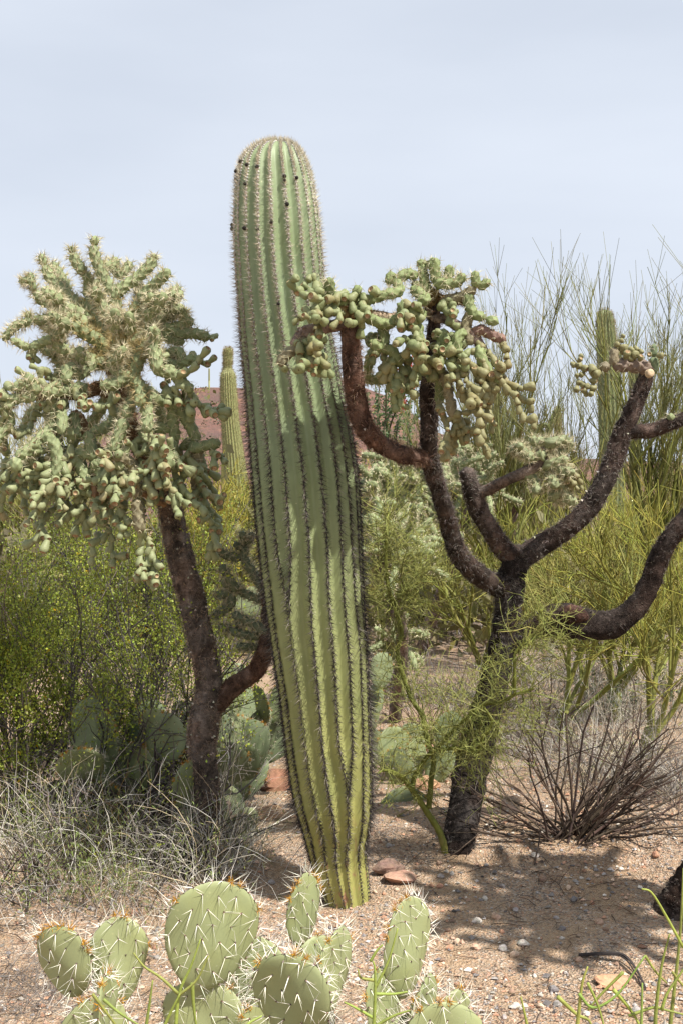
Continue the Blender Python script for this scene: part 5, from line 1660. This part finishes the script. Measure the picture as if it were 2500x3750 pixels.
def corner_palo_verde():
    """green shoots rising into the lower right corner and along the bottom edge"""
    for label, spec, seed in (
        ('leggy bright green palo verde shoots rising over the gravel by the fallen branch', [
            [(2440, 3860), (2465, 3640), (2490, 3400), (2500, 3180)], [(2500, 3470), (2440, 3360), (2385, 3270), (2348, 3255)], [(2100, 3860), (2118, 3700), (2130, 3600), (2150, 3540)], [(2118, 3640), (2170, 3690), (2260, 3640), (2360, 3500)],
            [(2040, 3650), (2110, 3715), (2160, 3745), (2180, 3860)], [(2150, 3600), (2190, 3690), (2220, 3800)], [(2245, 3625), (2300, 3690), (2340, 3760), (2350, 3860)], [(2300, 3720), (2390, 3690), (2440, 3700), (2520, 3720)],
            [(2420, 3700), (2440, 3640), (2480, 3580), (2520, 3520)], [(2360, 3500), (2400, 3560), (2440, 3600)], [(1950, 3860), (1925, 3740), (1905, 3650)], [(2460, 3560), (2500, 3610), (2540, 3640)], [(2330, 3860), (2345, 3760), (2350, 3600)], [(2280, 3560), (2200, 3640), (2150, 3700)], [(2395, 3860), (2400, 3700), (2420, 3540), (2450, 3420)]], 51),
        ('thin green palo verde shoots crossing in front of the big prickly pear pad', [
            [(640, 3860), (655, 3650), (700, 3540), (735, 3440)], [(655, 3640), (590, 3580), (530, 3540), (490, 3490)], [(655, 3645), (720, 3590), (765, 3500)], [(560, 3860), (620, 3720), (660, 3640)], [(520, 3860), (545, 3700), (560, 3590)], [(705, 3600), (712, 3700), (735, 3860)],
            [(340, 3640), (400, 3720), (460, 3800)], [(380, 3660), (440, 3710), (520, 3760)], [(850, 3860), (900, 3760), (960, 3720)]], 52),
        ('green palo verde sprig standing before the sideways prickly pear pad', [
            [(1360, 3860), (1370, 3700), (1372, 3560), (1365, 3520)], [(1372, 3620), (1420, 3520), (1455, 3400)], [(1370, 3640), (1440, 3640), (1490, 3632)], [(1370, 3730), (1300, 3690), (1260, 3670)], [(1370, 3760), (1440, 3720), (1500, 3700)], [(1355, 3520), (1380, 3480), (1400, 3460)], [(1368, 3590), (1320, 3580), (1310, 3550)]], 53)):
        rs = np.random.default_rng(seed)
        Y0 = 2.2
        pts0 = spec[0][0]
        base = G(pts0[0], 0, Y0)
        root = thing('palo_verde_shoots', label, 'palo verde', base)
        low = []
        for line in spec:
            dy = rs.uniform(-.06, .06)
            w = [P(u, v, Y0 + dy) for u, v in line]
            if max(v for u, v in line) >= 3850:                      # runs on down to the ground
                low.append(w[0] if line[0][1] >= 3850 else w[-1])
            path = catmull(w, 14)
            mb = MB()
            r0 = .0048 if line[0][1] >= 3850 or line[-1][1] >= 3850 else .0034
            tube(mb, path, np.linspace(r0, .0016, 14), 6, None, jitter(srgb(158, 168, 84), 1, .12)[0])
            th = MB()
            mb.build('shoot', M_GREENBARK, root)
        for w in low:
            e = base + (w - base) * np.array([.25, .25, 0]); e[2] = gz(e[0], e[1]) - .02
            mb = MB(); tube(mb, catmull([e, (e + w) / 2 + np.array([0, 0, .05]), w], 10), np.linspace(.007, .0046, 10), 6, None, srgb(140, 146, 74)); mb.build('stem', M_GREENBARK, root)
corner_palo_verde()

def bush(name, label, cat, base, n0, L, r, depth, seed, col, leaf=None, spread=.5, fan=1.0, up=.25, kids=(3, 4), shrink=.62, group=None, leafn=6, leafL=.012, leafW=.007, tilt=(0, 0, 0), wob=.1, stem_col=None, rmin=.0006, flowers=0, sides=3, radius=.03, leafspread=.02, tr=None, fcol=None, bare=.0):
    rs = np.random.default_rng(seed)
    root = thing(name, label, cat, base, group)
    segs, tips = [], []
    for k in range(n0):
        a = rs.uniform(0, 6.28); s = rs.uniform(.15, 1) * fan
        d = nrm(np.array([math.cos(a) * s, math.sin(a) * s, 1.0]) + np.asarray(tilt))
        q = np.asarray(base, float) + np.array([rs.normal() * radius, rs.normal() * radius, -.02])
        grow(segs, q, d, L * rs.uniform(.7, 1.25), r * rs.uniform(.7, 1.2), depth, rs, spread, up, 5, kids, shrink, wob, tips)
    m1 = MB(); emit(m1, segs, stem_col if stem_col is not None else col, .22, 5, range(1, depth + 1), rmin=rmin)
    if m1.n:
        m1.build('branches', M_TWIG if tr is None else tr, root, kind='stuff')
    m2 = MB(); emit(m2, segs, col, .22, sides, (0,), rmin=rmin)
    m2.build('twigs', M_TWIG, root, kind='stuff')
    if leaf is not None:
        pos, dirs, shade = [], [], []
        for pts, dd in tips:
            pts = np.array(pts)
            if rs.random() < bare:
                continue
            shade.append(np.full((leafn, 1), rs.uniform(.72, 1.25)))
            t = rs.uniform(0, len(pts) - 1, leafn); i = np.minimum(t.astype(int), len(pts) - 2)
            q = pts[i] + (pts[i + 1] - pts[i]) * (t - i)[:, None]
            pos.append(q + rs.normal(size=q.shape) * leafspread); dirs.append(dd + rs.normal(size=q.shape) * .9)
        pos, dirs = np.concatenate(pos), np.concatenate(dirs)
        m3 = MB()
        leaves(m3, pos, dirs, rs.uniform(.7, 1.3, len(pos)) * leafL, rs.uniform(.7, 1.3, len(pos)) * leafW, jitter(leaf, len(pos), .22, .07) * np.concatenate(shade))
        m3.build('foliage', M_LEAF, root, kind='stuff')
        if flowers:
            k = rs.choice(len(pos), flowers, replace=False)
            m4 = MB()
            for _ in range(4):
                leaves(m4, pos[k] + rs.normal(size=(flowers, 3)) * .003, rdirs(flowers) + np.array([0, -.6, .4]), .013, .009, jitter(fcol if fcol is not None else srgb(226, 190, 40), flowers, .1))
            m4.build('flowers', M_FLOWER, root, kind='stuff')
    return root

CREO = srgb(168, 180, 70); CST = srgb(118, 110, 104)
bush('creosote_bush', 'bright green leafy creosote bush with the most yellow flowers', 'creosote', G(60, 3030), 18, .72, .009, 3, 61, srgb(112, 104, 92), CREO, .55, .5, .32, (3, 4), .66, leafn=58, leafL=.015, leafW=.009, stem_col=CST, flowers=80, bare=.3, rmin=.0011, leafspread=.026, tilt=(-.05, 0, 0), radius=.09)
bush('creosote_bush', 'dense dark green creosote bush filling the gap behind the pale cholla', 'creosote', G(380, 2830), 24, .85, .010, 3, 62, srgb(104, 96, 86), srgb(140, 152, 64), .6, .85, .30, (3, 4), .68, leafn=54, leafL=.017, leafW=.010, stem_col=srgb(104, 98, 96), flowers=60, bare=.38, rmin=.0013, leafspread=.028, radius=.1)
bush('creosote_bush', 'creosote bush with bare grey crooked branches before the shaded prickly pear', 'creosote', G(300, 2960), 12, .55, .011, 2, 63, CST, CREO, .75, .9, .2, (4, 5), .66, leafn=12, leafL=.014, leafW=.009, stem_col=srgb(122, 116, 114), wob=.28, leafspread=.02, tilt=(.25, 0, 0))
bush('creosote_bush', 'small dark creosote sprays between the trunk and the saguaro edge', 'creosote', G(800, 2560), 7, .5, .006, 2, 64, srgb(96, 88, 72), srgb(88, 98, 44), .6, .4, .3, (3, 4), .6, leafn=26, leafL=.018, leafW=.011, stem_col=srgb(86, 78, 70), leafspread=.03)
bush('creosote_bush', 'low bright green creosote sprays in front of the boulder', 'creosote', G(110, 3060), 8, .34, .006, 2, 65, CST, CREO, .6, .8, .25, (3, 4), .6, leafn=26, leafL=.014, leafW=.009, leafspread=.028, flowers=14)

bush('creosote_bush', 'sprawling creosote bush whose leafy sprays overhang the prickly pear thicket', 'creosote', G(520, 3020), 15, .66, .009, 3, 66, srgb(112, 104, 96), CREO, .6, .95, .2, (3, 4), .64, leafn=34, leafL=.015, leafW=.009, stem_col=srgb(100, 94, 90), flowers=20, bare=.45, rmin=.0012, leafspread=.028, radius=.12, tilt=(-.1, 0, 0))

# dry shrubs and grass tufts
def tuft(label, cat, base, n, L, seed, cols, fan=.9, w=.0012, curl=.35, name='dry_grass', group=None, R=.06, green=None, gn=0, tilt=(0, 0, 0)):
    rs = np.random.default_rng(seed)
    root = thing(name, label, cat, base, group)
    a = rs.uniform(0, 6.28, n); s = np.sqrt(rs.uniform(0, 1, n)) * fan
    d = nrm(np.stack([np.cos(a) * s, np.sin(a) * s, np.ones(n)], 1) + np.asarray(tilt))
    p = np.asarray(base) + np.stack([rs.normal(size=n) * R, rs.normal(size=n) * R, np.full(n, -.01)], 1)
    ln = L * rs.uniform(.45, 1.15, n)
    pts = [p]; dd = d
    for k in range(6):
        dd = nrm(dd + rs.normal(size=(n, 3)) * curl * .5 + np.array([0, 0, -.05 * k]))
        pts.append(pts[-1] + dd * (ln / 6)[:, None])
    col = np.array(cols)[rs.integers(0, len(cols), n)] * np.clip(1 + rs.normal(size=(n, 1)) * .2, .5, 1.5)
    mb = MB(); strands(mb, np.stack(pts, 1), np.linspace(1, .3, 7)[None] * (w * rs.uniform(.6, 1.4, n))[:, None], col)
    mb.build('stalks', M_TWIG, root, kind='stuff')
    if green is not None:
        P0 = np.stack(pts, 1)
        k = rs.integers(0, n, gn); j = rs.integers(2, 7, gn)
        m2 = MB(); leaves(m2, P0[k, j] + rs.normal(size=(gn, 3)) * .012, rdirs(gn) + np.array([0, 0, .9]), rs.uniform(.014, .032, gn), rs.uniform(.003, .0055, gn), jitter(green, gn, .2, .06))
        m2.build('foliage', M_LEAF, root, kind='stuff')
    return root
STRAW = [srgb(244, 236, 216), srgb(228, 210, 174), srgb(214, 206, 196), srgb(250, 244, 232), srgb(186, 178, 168)]
GREYT = [srgb(160, 154, 148), srgb(112, 104, 98), srgb(190, 184, 178), srgb(84, 76, 70)]
GRN = srgb(146, 158, 92)
tuft('pale straw wisps of dry grass arching in front of the leaning cholla trunk', 'dry grass', G(800, 3190), 150, .54, 71, STRAW[:4], .95, .0019, .4, green=GRN, gn=500, R=.05)
tuft('golden dry grass clump in front of the shaded prickly pear', 'dry grass', G(440, 3140), 130, .52, 72, STRAW[:2] + [srgb(196, 164, 110)] + GREYT[:2], .7, .0019, .35, green=GRN, gn=500, R=.06)
tuft('dry straw grass thickly mixed with green sprigs under the flowering creosote', 'dry grass', G(180, 3150), 140, .55, 73, STRAW + GREYT[:2], .7, .0019, .35, green=GRN, gn=1800, R=.09)
tuft('grey tangled dry shrub sprawling over bare sand behind the big round pad', 'dry shrub', G(620, 3290), 100, .40, 74, GREYT + STRAW[2:3], 1.5, .0014, .45, name='dry_shrub', green=GRN, gn=420, R=.12)
tuft('brittle dark twigged shrub behind the two overlapping grey green pads', 'dry shrub', G(60, 3330), 110, .40, 75, GREYT + STRAW[2:4], 1.1, .0015, .4, name='dry_shrub', green=GRN, gn=500, R=.13)
tuft('thin dry shrub with green tips in the middle of the grass patch', 'dry shrub', G(350, 3300), 90, .38, 76, GREYT + STRAW[:1], .8, .0013, .35, name='dry_shrub', green=srgb(136, 150, 80), gn=1500, R=.14)
tuft('grey matted twigs on the ground below the overlapping pads', 'dry shrub', G(100, 3660), 300, .26, 77, [srgb(158, 150, 144), srgb(132, 124, 118)], 2.2, .0011, .6, name='dry_shrub', R=.14)
tuft('grey twigs fallen beside the yellowish low prickly pear', 'dry shrub', G(700, 3130), 180, .46, 78, GREYT, 1.3, .0016, .3, name='dry_shrub', R=.12, tilt=(.3, 0, 0))
tuft('wispy bleached grass curling over the trunk foot shadow', 'dry grass', G(860, 3120), 130, .34, 79, STRAW, 1.1, .0019, .5, R=.08, green=GRN, gn=140)
bush('dry_shrub', 'bare silver grey twig tangle in front of the shaded prickly pear pads', 'dry shrub', G(470, 3080), 12, .42, .008, 2, 811, srgb(150, 142, 136), None, .8, 1.1, .12, (4, 6), .62, stem_col=srgb(118, 110, 106), wob=.3, rmin=.0011, radius=.12)
bush('dry_shrub', 'dark crooked bare branches reaching over the prickly pears to the leaning trunk', 'dry shrub', G(620, 3060), 7, .55, .011, 2, 812, srgb(112, 104, 100), CREO, .75, .9, .15, (4, 5), .6, stem_col=srgb(92, 85, 82), wob=.3, rmin=.0011, radius=.05, tilt=(-.2, 0, 0), leafn=7, leafL=.014, leafW=.009, leafspread=.025)
tuft('dark dead twigs arching low beside the leaning cholla trunk foot', 'dry shrub', G(640, 3190), 60, .55, 808, [srgb(92, 84, 78), srgb(70, 62, 57)], 1.5, .0034, .25, name='dry_shrub', R=.06)
tuft('bleached white wiry grass arching beside the creosote foot', 'dry grass', G(60, 3140), 110, .55, 801, STRAW, .8, .0020, .4, green=GRN, gn=500, R=.14)
tuft('wiry pale grass with green leaves between the two dry shrubs', 'dry grass', G(600, 3200), 110, .45, 802, STRAW + GREYT[:1], .8, .0019, .4, green=GRN, gn=700, R=.16)
tuft('dark crooked thick twigs of a dead shrub in the straw grass', 'dry shrub', G(150, 3260), 50, .42, 803, [srgb(70, 60, 54)], 1.0, .0036, .35, name='dry_shrub', R=.10)
tuft('grey brush beyond the palo verde at the wash edge', 'dry shrub', G(2020, 2520), 300, .7, 804, GREYT + STRAW[:1], 1.1, .0024, .4, name='dry_shrub', green=GRN, gn=500, R=.35)
tuft('straw brush on the pink soil under the spreading palo verde', 'dry grass', G(2330, 2440), 300, .7, 805, STRAW[:3] + GREYT[:2], 1.0, .0026, .4, green=srgb(150, 152, 110), gn=500, R=.4)
tuft('grey brown brush around the knee high pale cholla', 'dry shrub', G(1500, 2560), 260, .6, 806, GREYT[:3], 1.1, .0022, .4, name='dry_shrub', R=.35)
tuft('dusty grey brush behind the black trunk', 'dry shrub', G(1780, 2600), 260, .6, 807, GREYT + STRAW[:1], 1.1, .0022, .4, name='dry_shrub', green=GRN, gn=300, R=.35)
tuft('short dry sprigs standing on open sand between twigs and pads', 'dry shrub', G(560, 3390), 90, .22, 80, GREYT + STRAW[:2], 1.1, .0012, .5, name='dry_shrub', green=GRN, gn=160, R=.12)

def stick_shrub():
    b = G(2080, 3065)
    root = thing('dry_shrub', 'leafless shrub with a fan of dark brown woody stems on the sand mound', 'dry shrub', b)
    rs = np.random.default_rng(91)
    segs = []
    for k in range(74):
        a = rs.uniform(-1.35, 1.35) if k % 3 else rs.uniform(.3, 1.45)
        d = nrm(np.array([math.sin(a) * 1.05, rs.normal() * .3, max(.16, math.cos(a))]))
        q = b + np.array([rs.normal() * .055 + .03 * math.sin(a), rs.normal() * .05, -.02])
        grow(segs, q, d, rs.uniform(.38, .72), rs.uniform(.0034, .0075), 2, rs, .5, -.03, 6, (1, 3), .5, .12)
    for sg in segs:
        if sg[2] == 2:
            mb = MB(); emit(mb, [sg], srgb(92, 78, 68), .3, 5, rmin=.0008); mb.build('stem', M_TWIG, root)
    for dep, nm in ((1, 'branches'), (0, 'twigs')):
        mb = MB(); emit(mb, segs, srgb(92, 78, 68) if dep else srgb(116, 104, 95), .35, 5 if dep == 2 else 3, (dep,), rmin=.0008)
        mb.build(nm, M_TWIG, root, kind='stuff')
stick_shrub()
tuft('pale grey thicket of fine dry twigs behind the fan of woody stems', 'dry shrub', G(2250, 2860), 560, .56, 92, GREYT + STRAW[:3], 1.2, .0016, .4, name='dry_shrub', green=GRN, gn=700, R=.25)
tuft('tangled grey twig shrub beside the woody fan shrub on the sand mound', 'dry shrub', G(2440, 2900), 300, .5, 93, GREYT, 1.5, .0018, .4, name='dry_shrub', R=.2)
tuft('straw coloured grass clump between grey brush under the dark low limb', 'dry grass', G(2260, 2650), 420, .6, 94, STRAW + GREYT[:1], .9, .0017, .35, green=srgb(140, 146, 92), gn=600, R=.28)
tuft('wispy grey brush below the palo verde twigs beside the black trunk', 'dry shrub', G(1960, 2760), 260, .5, 95, GREYT + STRAW[:1], 1.0, .0016, .4, name='dry_shrub', green=GRN, gn=500, R=.2)
tuft('thin brown sticks rising behind the young palo verde', 'dry shrub', G(1600, 2820), 70, .95, 96, [srgb(98, 76, 66), srgb(120, 96, 84)], .8, .0035, .16, name='dry_shrub', R=.12)
tuft('fine grey brush on the distant sand behind the palo verde', 'dry shrub', G(1620, 2330), 260, .9, 97, GREYT[:3], 1.2, .003, .4, name='dry_shrub', R=.4)
tuft('dry pale brush clump beyond the low dark limb', 'dry shrub', G(2420, 2520), 300, .7, 98, GREYT + STRAW[:2], 1.1, .0022, .4, name='dry_shrub', R=.3)
bush('brittlebush', 'low grey green leafed brittlebush on pink soil beyond the low limb', 'bush', G(2180, 2620), 22, .26, .004, 1, 99, srgb(140, 134, 120), srgb(142, 150, 122), .7, 1.0, .2, (4, 6), .6, leafn=7, leafL=.03, leafW=.016, leafspread=.02, radius=.2)
bush('brittlebush', 'grey green brittlebush just behind the pale dry thicket', 'bush', G(2400, 2640), 20, .26, .004, 1, 100, srgb(140, 134, 120), srgb(136, 146, 116), .7, 1.0, .2, (4, 6), .6, leafn=7, leafL=.03, leafW=.016, leafspread=.02, radius=.2)

def fallen(label, pts, r, col, seed, cat='branch'):
    w = []
    for u, v, lift in pts:
        p = G(u, v); p[2] += lift; w.append(p)
    mb = MB()
    path = catmull(w, 30)
    for k in range(4):
        o = np.random.default_rng(seed + k).normal(size=3) * r * .8
        tube(mb, path + o * np.linspace(.3, 1, 30)[:, None], np.linspace(r, r * .5, 30) * .55, 6, None, lambda V: col * (.6 + .8 * fbm(V * 70, 2)[:, None]))
    o = mb.build('fallen_branch', M_TWIG)
    return tag(o, label, cat)
fallen('black curved fallen branch lying on pale gravel by the orange slab', [(2120, 3505, .01), (2200, 3515, .025), (2280, 3530, .035), (2330, 3575, .025), (2365, 3625, .005)], .008, srgb(72, 66, 64), 5)
fallen('thin grey fallen stick beside the green palo verde foot', [(1640, 3125, .01), (1760, 3060, .03), (1850, 3040, .05), (1930, 3035, .04)], .005, srgb(130, 116, 104), 9)
fallen('dark fallen twig lying under the dry fan shaped shrub', [(1955, 3170, .004), (1975, 3100, .05), (1985, 3030, .12)], .004, srgb(92, 78, 68), 14)
fallen('weathered grey fallen log behind the saguaro flank', [(830, 2990, .03), (900, 2890, .08), (960, 2800, .16), (1010, 2730, .25)], .045, srgb(132, 112, 102), 19)

# ------------------------------------------------------------------ ocotillo
def ocotillo():
    Y = 15.0
    b = G(1480, 0, Y)
    root = thing('ocotillo', 'leafy wand stemmed ocotillo with red flower tips before the red hill', 'ocotillo', b)
    rs = np.random.default_rng(111)
    tops = [((1378, 1690), (1388, 1400), False), ((1402, 1690), (1372, 1405), False), ((1410, 1640), (1412, 1410), False), ((1408, 1600), (1420, 1405), False), ((1400, 1610), (1455, 1440), True), ((1420, 1600), (1500, 1400), True), ((1490, 1570), (1515, 1390), False), ((1475, 1600), (1520, 1400), False), ((1450, 1600), (1475, 1510), True), ((1500, 1600), (1535, 1500), False), ((1340, 1600), (1345, 1440), False)]
    for (u0, v0), (u1, v1), red in tops:
        e = P(u1, v1, Y + rs.normal() * .3); m = P(u0, v0, Y + rs.normal() * .15)
        path = catmull([b + np.array([rs.normal() * .05, 0, -.03]), b * .35 + m * .65 + rs.normal(size=3) * .05, m, e], 30)
        mb = MB(); tube(mb, path, np.linspace(.022, .010, 30), 6, None, srgb(120, 112, 90)); cane = mb.build('cane', M_TWIG, root)
        K = 330
        t = rs.uniform(6, 29, K); i = np.minimum(t.astype(int), 28)
        q = path[i] + (path[i + 1] - path[i]) * (t - i)[:, None]
        mb = MB(); leaves(mb, q + rs.normal(size=(K, 3)) * .018, rdirs(K) + [0, 0, .3], rs.uniform(.03, .06, K), .026, jitter(srgb(104, 132, 82), K, .18, .05)); mb.build('foliage', M_LEAF, root, kind='stuff')
        if red:
            K = 120; q = e + np.array([0, 0, .13]) + rs.normal(size=(K, 3)) * np.array([.03, .03, .09])
            mb = MB(); leaves(mb, q, rdirs(K) + [0, 0, .6], .05, .025, jitter(srgb(214, 70, 40), K, .15)); mb.build('flower_spike', M_FLOWER, root, kind='stuff')
ocotillo()

# ------------------------------------------------------------------ palo verde trees and brush behind
def far_tree(label, u, Y, height, n0, L, seed, col=PV, trunk=srgb(132, 134, 66), fan=.55, r=.04, depth=4, spread=.42, up=.2, kids=(4, 5), shrink=.62, rmin=.0022, group=None, tilt=(0, 0, 0), stub=.4, leaf=None, wob=.09):
    rs = np.random.default_rng(seed)
    b = G(u, 0, Y)
    root = thing('palo_verde_tree', label, 'palo verde', b, group)
    mb = MB()
    h0 = b + np.array([rs.normal() * .05, 0, stub])
    tube(mb, catmull([b - [0, 0, .1], (b + h0) / 2 + rs.normal(size=3) * .03, h0], 8), np.linspace(r * 1.35, r, 8), 8, None, lambda V: trunk * (.8 + .4 * fbm(V * 20, 2)[:, None]))
    mb.build('trunk', M_GREENBARK, root)
    segs = []
    for k in range(n0):
        a = 2 * math.pi * k / n0 + rs.uniform(-.3, .3); s = rs.uniform(.3, 1) * fan
        d = nrm(np.array([math.cos(a) * s, math.sin(a) * s, 1]) + np.asarray(tilt))
        grow(segs, h0 - [0, 0, rs.uniform(0, .1)], d, L * rs.uniform(.75, 1.2), r * .5, depth, rs, spread, up, 5, kids, shrink, wob)
    m1 = MB(); emit(m1, segs, trunk, .15, 4, range(2, depth + 1), rmin=rmin)
    m1.build('branches', M_GREENBARK, root, kind='stuff')
    m2 = MB(); emit(m2, segs, col, .22, 3, (0,), hue=.06, rmin=rmin, thin=2)
    emit(m2, segs, col, .22, 3, (1,), hue=.06, rmin=rmin, thin=True)
    m2.build('twigs', M_TWIG, root, kind='stuff')
    return root
far_tree('airy upright palo verde tree with bare green wands behind the hanging fruit', 1860, 11.0, 3, 6, 1.68, 121, srgb(138, 138, 90), fan=.34, spread=.34, up=.28, stub=.5, r=.05, shrink=.66, rmin=.0016)
far_tree('tall thin twigged palo verde tree rising behind the cut cholla limb', 2430, 10.0, 3, 6, 1.66, 122, srgb(136, 136, 88), fan=.36, spread=.36, up=.28, stub=.55, r=.05, shrink=.67, tilt=(.05, 0, 0), rmin=.0016)
far_tree('grey twiggy palo verde standing in front of the small young saguaro', 2020, 15.0, 3, 5, 1.35, 123, srgb(126, 118, 88), fan=.6, spread=.45, up=.22, r=.045)
far_tree('yellow green bushy palo verde filling the space under the cut limb', 2260, 8.4, 2, 6, .8, 124, srgb(156, 152, 84), fan=.8, spread=.5, up=.1, r=.045, stub=.25, kids=(4, 6))
far_tree('spreading yellow green palo verde with forked green trunk beyond the low limb', 2130, 7.6, 2, 5, .75, 125, srgb(148, 146, 84), fan=.9, spread=.5, up=.1, r=.04, stub=.2, tilt=(.35, 0, 0), kids=(3, 4))
far_tree('dense yellow palo verde mass behind the bottle necked saguaro foot', 760, 13.0, 2, 7, 1.0, 126, srgb(178, 170, 80), fan=.95, spread=.55, up=.12, r=.05, kids=(4, 6), stub=.3, rmin=.003)
far_tree('soft yellow palo verde canopy between the cholla trunk and saguaro', 900, 15.5, 2, 7, 1.0, 127, srgb(176, 170, 84), fan=.95, spread=.55, up=.1, r=.05, kids=(4, 6), stub=.3, rmin=.003)
far_tree('pale hazy palo verde tree rising above the bright creosote bush', 60, 15.0, 3, 6, 1.35, 128, srgb(158, 154, 104), fan=.6, spread=.45, up=.22, r=.05, rmin=.0026)
far_tree('greenish palo verde tree behind the pale cholla crown', 320, 13.0, 3, 6, 1.15, 129, srgb(152, 152, 84), fan=.75, spread=.5, up=.18, r=.05, kids=(3, 5))
far_tree('bushy green palo verde behind the trunk fork of the dark cholla', 1760, 9.4, 2, 6, .85, 130, srgb(150, 152, 74), fan=.8, spread=.5, up=.14, r=.045, stub=.3, kids=(3, 4))
far_tree('low yellow palo verde beyond the pale chollas below the ocotillo', 1500, 14.0, 2, 6, 1.0, 131, srgb(172, 166, 86), fan=.9, spread=.5, up=.12, r=.045, stub=.3)
far_tree('round yellow green palo verde far behind the straight saguaro', 2330, 14.0, 2, 7, 1.0, 132, srgb(164, 158, 84), fan=.9, spread=.5, up=.14, r=.05, stub=.3, kids=(4, 6))
far_tree('distant olive palo verde beyond the grey twiggy one', 1960, 20.0, 3, 7, 1.2, 133, srgb(148, 140, 88), fan=.8, spread=.5, up=.12, r=.05, rmin=.0035)
far_tree('palo verde with smooth green limbs rising behind the lowest dark limb', 2350, 6.9, 2, 4, .8, 134, srgb(158, 156, 74), fan=.6, spread=.5, up=.12, r=.04, stub=.2, tilt=(.25, 0, 0))

# olive desert scrub that closes the view further off
def distant_scrub():
    mb = MB()
    K = 1050
    y = 12 * (80 / 12) ** rng.random(K); x = rng.uniform(-.42, .42, K) * y
    n = 50
    p0 = np.stack([x, y, gz(x, y)], 1)
    s = np.clip(rng.lognormal(-.35, .4, K), .35, 1.6)
    p = np.repeat(p0, n, 0) + rng.normal(size=(K * n, 3)) * np.repeat(s, n)[:, None] * np.array([.42, .42, .33]) + np.repeat(s, n)[:, None] * np.array([0, 0, .5])
    pal = np.array([srgb(158, 150, 84), srgb(134, 130, 80), srgb(120, 116, 84), srgb(150, 140, 108), srgb(112, 112, 62)])
    c = np.repeat(pal[rng.integers(0, 5, K)], n, 0) * np.clip(1 + rng.normal(size=(K * n, 1)) * .22, .4, 1.5)
    sz = np.repeat(s, n) * rng.uniform(.16, .34, K * n)
    leaves(mb, p, rdirs(K * n) + np.array([0, 0, .5]), sz, sz * .35, c)
    o = mb.build('desert_scrub', M_LEAF, kind='stuff')
    tag(o, 'olive and straw desert scrub massed in the distance below the hill', 'scrub')
distant_scrub()
